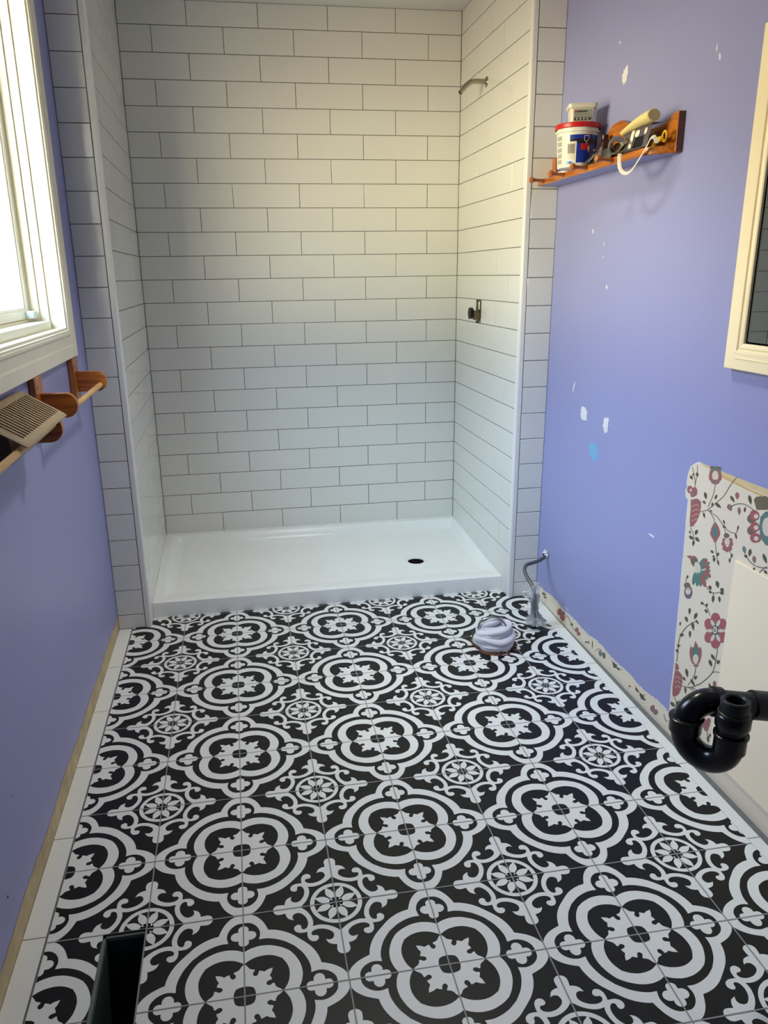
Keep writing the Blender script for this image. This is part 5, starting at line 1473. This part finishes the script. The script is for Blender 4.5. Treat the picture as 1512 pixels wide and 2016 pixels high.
curved(mb, 217, 246, 0.006, 0.075, 2, 0.0011)          # white panel
curved(mb, 219, 243, 0.022, 0.072, 4, 0.0014)          # barcode ground
for q in range(10): curved(mb, 221 + q * 2.1, 222.0 + q * 2.1, 0.040, 0.068, 3, 0.0017, 2)
curved(mb, 217, 236, 0.008, 0.018, 5, 0.0014); curved(mb, 225, 232, 0.010, 0.016, 0, 0.0017, 4)
for q in range(5): curved(mb, 176, 198, 0.012 + q * 0.0175, 0.025 + q * 0.0175, 6, 0.0006)
mb.build('label', [M_bblue, M_bred, M_bwhite, mat('black label print', (22, 20, 30), 0.5), mat('barcode ground', (214, 206, 188), 0.5), mat('light blue print', (130, 180, 222), 0.5), M_bgrey], bk)
# emblem on the label: small outlined square with two white strokes
mb = MB()
def cstroke(pts, w, mi=0, lift=0.0016):
    for (a1, h1), (a2, h2) in zip(pts[:-1], pts[1:]):
        def P(a, h):
            r = 0.060 + 0.0055 * (h - 0.003) / 0.097 + lift; t = math.radians(a)
            return Vector((bc[0] + r * math.cos(t), bc[1] + r * math.sin(t), bc[2] + h))
        p, q = P(a1, h1), P(a2, h2); d = (q - p).normalized(); nrm = Vector((math.cos(math.radians(a1)), math.sin(math.radians(a1)), 0)); s = d.cross(nrm).normalized() * w
        mb.add([p - s, q - s, q + s, p + s], [(0, 1, 2, 3)], mi)
cstroke([(267, 0.078), (267, 0.091), (280, 0.091), (280, 0.079), (273, 0.073), (267, 0.078)], 0.0009)
cstroke([(273, 0.073), (276, 0.066)], 0.0009); cstroke([(279, 0.060), (283, 0.044)], 0.0016); cstroke([(285, 0.060), (281, 0.046)], 0.0014)
mb.build('emblem', M_bwhite, bk)
# tub on the bucket lid
tub = empty('putty_tub', (0.806, 1.030, ZT + 0.133), 'small cloudy rectangular tub with grey label standing on the red bucket lid', 'tub')
tc_ = (0.806, 1.035); tz = ZT + 0.1328
def rrect(cx, cy, a, b, r, n=6):
    pts = []
    for (sx, sy, st) in ((1, 1, 0), (-1, 1, PI / 2), (-1, -1, PI), (1, -1, 1.5 * PI)):
        for k in range(n + 1):
            t = st + PI / 2 * k / n
            pts.append((cx + sx * (a - r) + r * math.cos(t), cy + sy * (b - r) + r * math.sin(t)))
    return pts
def loft(mb, secs, mi=0, rot=0.35, cap=True):
    rings = []
    for (a, b, r, z) in secs:
        ps = rrect(0, 0, a, b, r)
        rings.append([(tc_[0] + p[0] * math.cos(rot) - p[1] * math.sin(rot), tc_[1] + p[0] * math.sin(rot) + p[1] * math.cos(rot), z) for p in ps])
    n = len(rings[0]); vs = [q for r_ in rings for q in r_]
    mb.add(vs, [(j * n + k, j * n + (k + 1) % n, (j + 1) * n + (k + 1) % n, (j + 1) * n + k) for j in range(len(rings) - 1) for k in range(n)], mi, True)
    if cap: mb.add(rings[0], [tuple(range(n - 1, -1, -1))], mi); mb.add(rings[-1], [tuple(range(n))], mi)
RO = -0.30
mb = MB(); loft(mb, [(0.036, 0.036, 0.010, tz - 0.004), (0.0405, 0.0405, 0.011, tz + 0.045)], 0, RO); mb.build('body', M_tub, tub, angle=0.8)
mb = MB(); loft(mb, [(0.0425, 0.0425, 0.012, tz + 0.040), (0.0445, 0.0445, 0.012, tz + 0.041), (0.046, 0.046, 0.013, tz + 0.0525), (0.044, 0.044, 0.012, tz + 0.0545), (0.040, 0.040, 0.011, tz + 0.0530)], 0, RO); mb.build('lid', M_tub, tub, angle=0.8)
def tubface(mb, u0, u1, h0, h1, mi, lift):
    vs = []
    for u, h in ((u0, h0), (u1, h0), (u1, h1), (u0, h1)):
        b = 0.036 + 0.0045 * (h + 0.004) / 0.049 + lift
        x, y = u, -b
        vs.append((tc_[0] + x * math.cos(RO) - y * math.sin(RO), tc_[1] + x * math.sin(RO) + y * math.cos(RO), tz + h))
    mb.add(vs, [(0, 1, 2, 3)], mi)
mb = MB(); mb.fixn = False
tubface(mb, -0.027, 0.028, 0.003, 0.037, 0, 0.0006); tubface(mb, -0.022, 0.014, 0.0285, 0.0325, 1, 0.0010); tubface(mb, -0.026, -0.018, 0.0285, 0.0325, 2, 0.0012)
tubface(mb, -0.026, 0.027, 0.006, 0.0125, 1, 0.0010); tubface(mb, -0.026, 0.027, 0.0145, 0.0155, 3, 0.0010); tubface(mb, -0.026, 0.020, 0.020, 0.021, 3, 0.0010); tubface(mb, -0.026, 0.018, 0.024, 0.025, 3, 0.0010)
for q in range(4): tubface(mb, -0.020 + q * 0.011, -0.015 + q * 0.011, 0.0075, 0.011, 4, 0.0014)
mb.build('label', [M_labelg, mat('dark tub print', (52, 50, 48), 0.5), M_bred, mat('faint tub print', (112, 116, 110), 0.5), M_tub], tub)
# second small bucket behind
sb = empty('small_tub', (0.846, 1.222, ZT), 'small white tub with a red rim half hidden behind the large bucket', 'tub')
c = (0.848, 1.228, ZT + 0.0005)
MB().lathe([(0.0, 0), (0.030, 0), (0.034, 0.078), (0.036, 0.080), (0.036, 0.086), (0.0, 0.086)], c, n=40).build('body', M_bwhite, sb)
MB().lathe([(0.036, 0.0862), (0.0372, 0.088), (0.0372, 0.096), (0.035, 0.098), (0.0, 0.098)], c, n=40).build('lid', M_bred, sb)
MB().lathe([(0.0312, 0.012), (0.0335, 0.062)], c, n=40).build('label', M_bblue, sb)
# dark bottle
bt = empty('squeeze_bottle', (0.846, 0.930, ZT), 'dark brown rounded bottle between the bucket and the steel trowel', 'bottle')
c = (0.842, 0.925, ZT + 0.0005)
MB().lathe([(0.0, 0), (0.019, 0), (0.021, 0.004), (0.021, 0.046), (0.018, 0.060), (0.012, 0.068), (0.0105, 0.071)], c, n=32).build('body', M_maroon, bt)
MB().lathe([(0.0115, 0.070), (0.012, 0.072), (0.012, 0.082), (0.010, 0.084), (0.0, 0.084)], c, n=24).build('cap', M_maroon, bt)
# clamp of folded sheet metal in front of the bucket
cl = empty('metal_bracket', (0.822, 0.86, ZT), 'silver folded sheet metal bracket lying in front of the bucket', 'bracket')
def slab(mb, pts, th, mi=0):
    """thin sheet through four points"""
    P = [Vector(p) for p in pts]; nn = (P[1] - P[0]).cross(P[3] - P[0]).normalized() * th
    Q = [p + nn for p in P]
    mb.add(P + Q, [(0, 3, 2, 1), (4, 5, 6, 7), (0, 1, 5, 4), (1, 2, 6, 5), (2, 3, 7, 6), (3, 0, 4, 7)], mi)
mb = MB()
slab(mb, [(0.806, 0.962, 1.683), (0.806, 0.800, 1.683), (0.818, 0.795, 1.715), (0.818, 0.955, 1.712)], 0.002)
slab(mb, [(0.818, 0.955, 1.712), (0.818, 0.795, 1.715), (0.846, 0.800, 1.724), (0.846, 0.940, 1.718)], 0.002)
mb.build('channel', M_steel, cl, bevel=0.0006)
mb = MB()
slab(mb, [(0.794, 0.975, 1.683), (0.794, 0.925, 1.685), (0.806, 0.905, 1.706), (0.806, 0.950, 1.700)], 0.0025)
slab(mb, [(0.800, 0.880, 1.684), (0.800, 0.862, 1.684), (0.808, 0.862, 1.722), (0.808, 0.880, 1.722)], 0.002)
mb.build('tab', M_steel, cl, bevel=0.0006)
for (y, z) in ((0.822, 1.722), (0.905, 1.716), (0.938, 1.722)):
    MB().lathe([(0.0, 0.004), (0.003, 0.0035), (0.0045, 0.0)], (0.816, y, z), (-1, -.3, .4), 12).build('rivet', M_chrome, cl)
MB().tube(spline([(0.80, 0.955, 1.686), (0.802, 0.93, 1.696), (0.806, 0.90, 1.690), (0.800, 0.875, 1.696), (0.803, 0.85, 1.688)], 5), 0.0022, 8).build('spring_wire', M_chrome, cl)
# grouting trowel: folded steel plate with an ivory handle
tw = empty('steel_trowel', (0.83, 0.66, ZT), 'grey steel trowel plate with punched holes and ivory foam handle', 'trowel')
mb = MB()
slab(mb, [(0.806, 0.745, 1.6835), (0.806, 0.585, 1.6835), (0.818, 0.580, 1.742), (0.818, 0.735, 1.744)], 0.0016)
slab(mb, [(0.818, 0.735, 1.744), (0.818, 0.580, 1.742), (0.846, 0.584, 1.744), (0.846, 0.730, 1.746)], 0.0016)
mb.build('plate', mat('violet grey steel', (132, 124, 134), 0.32, metal=0.75, noise=(20, 0.1)), tw, bevel=0.0006)
def disc_on_plate(y, z, ry, rz, m_, nm, off=0.0032):
    t = (z - 1.6835) / 0.0585; x = 0.806 + 0.012 * t - off
    pts = [(y + ry * math.cos(2 * PI * k / 20), z + rz * math.sin(2 * PI * k / 20)) for k in range(20)]
    m2 = MB()
    lowx = [(0.806 + 0.012 * ((q[1] - 1.6835) / 0.0585) - off, q[0], q[1]) for q in pts]
    hix = [(p[0] + 0.001, p[1], p[2]) for p in lowx]
    n = 20
    m2.add(lowx + hix, [tuple(range(n)), tuple(range(2 * n - 1, n - 1, -1))] + [(k, (k + 1) % n, n + (k + 1) % n, n + k) for k in range(n)])
    return m2.build(nm, m_, tw)
disc_on_plate(0.652, 1.726, 0.0125, 0.0095, M_cream, 'punched_hole')
disc_on_plate(0.604, 1.726, 0.0075, 0.009, M_cream, 'punched_hole')
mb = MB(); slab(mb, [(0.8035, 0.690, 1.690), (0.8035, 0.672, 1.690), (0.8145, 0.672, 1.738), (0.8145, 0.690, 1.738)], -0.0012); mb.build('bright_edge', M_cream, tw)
mb = MB(); slab(mb, [(0.8035, 0.662, 1.688), (0.8035, 0.610, 1.688), (0.8110, 0.610, 1.716), (0.8110, 0.662, 1.716)], -0.0010); mb.build('slot', M_dark, tw)
# handle: tapered rounded bar above the plate
mb = MB()
hp = spline([(0.812, 0.745, 1.740), (0.812, 0.70, 1.748), (0.812, 0.64, 1.755), (0.812, 0.59, 1.758), (0.812, 0.566, 1.759)], 5)
mb.tube(hp, [0.009 + 0.011 * smooth(i / (len(hp) - 1) * 1.3) for i in range(len(hp))], 24, squash=0.8)
mb.build('handle', M_ivory, tw, bevel=0.003)
# can shaped scoop left of the trowel
sc = empty('metal_scoop', (0.815, 0.755, ZT), 'shiny crumpled metal scoop at the left end of the trowel', 'scoop')
mb = MB(); mb.fixn = True
cc = Vector((0.812, 0.778, 1.712))
mb.lathe([(0.020, -0.032), (0.026, -0.010), (0.024, 0.012), (0.019, 0.026), (0.016, 0.026), (0.020, 0.0), (0.017, -0.028)], cc, (-0.45, -0.75, -0.25), 28)
mb.build('cup', M_steel, sc)
mb = MB()
slab(mb, [(0.796, 0.800, 1.684), (0.797, 0.730, 1.690), (0.806, 0.700, 1.712), (0.806, 0.770, 1.718)], 0.0012)
slab(mb, [(0.793, 0.742, 1.682), (0.793, 0.668, 1.688), (0.797, 0.664, 1.691), (0.797, 0.742, 1.689)], 0.0012)
slab(mb, [(0.796, 0.700, 1.718), (0.796, 0.650, 1.694), (0.804, 0.650, 1.692), (0.806, 0.700, 1.722)], 0.0012)
mb.build('blade', M_chrome, sc, bevel=0.0004)
# white strap hanging in a loop over the edge
mb = MB(); p = spline([(0.7985, 0.724, 1.6835), (0.7965, 0.722, 1.668), (0.796, 0.714, 1.645), (0.796, 0.695, 1.630), (0.796, 0.668, 1.6235), (0.796, 0.640, 1.628), (0.796, 0.612, 1.644), (0.797, 0.585, 1.664), (0.7985, 0.563, 1.684), (0.800, 0.552, 1.697), (0.803, 0.540, 1.700), (0.806, 0.532, 1.690), (0.808, 0.532, 1.6835)], 5)
vs = []
for i, q in enumerate(p):
    t_ = Vector(p[min(i + 1, len(p) - 1)]) - Vector(p[max(i - 1, 0)])
    w = 0.0058
    nrm = Vector((1, 0.35, 0)).normalized()
    for s in (-1, 1):
        for dd in (0, 0.0009):
            b_ = t_.cross(nrm).normalized()
            vs.append(Vector(q) + nrm * (w * s * 0.55) + b_ * (w * s * 0.75) + Vector((0, dd, dd)))
fs = []
for i in range(len(p) - 1):
    a = i * 4; b = a + 4
    fs += [(a, a + 2, b + 2, b), (a + 1, b + 1, b + 3, a + 3), (a, b, b + 1, a + 1), (a + 2, a + 3, b + 3, b + 2)]
mb.add(vs, fs, 0, True)
o = mb.build('webbing_strap', M_strap, angle=1.2)
tag(o, 'white webbing strap hanging in a loop over the shelf edge', 'strap')
# yellow plastic ring tool at the near end
yl = empty('yellow_ring_tool', (0.84, 0.56, ZT), 'yellow plastic tool with a ring at the near end of the shelf', 'tool')
mb = MB(); ringp = [(0.838 + 0.004 * math.sin(a) * 0, 0.547 + 0.0105 * math.cos(a), 1.7035 + 0.0125 * math.sin(a)) for a in [2 * PI * k / 28 for k in range(29)]]
mb.tube(ringp, 0.0032, 10, caps=False); mb.build('ring', M_yellow, yl)
MB().box(0.832, 0.842, 0.558, 0.602, 1.692, 1.706).build('stem', M_yellow, yl, bevel=0.002)
MB().box(0.826, 0.838, 0.585, 0.602, 1.6815, 1.696).build('foot', M_yellow, yl, bevel=0.002)
bpy.context.view_layer.update()
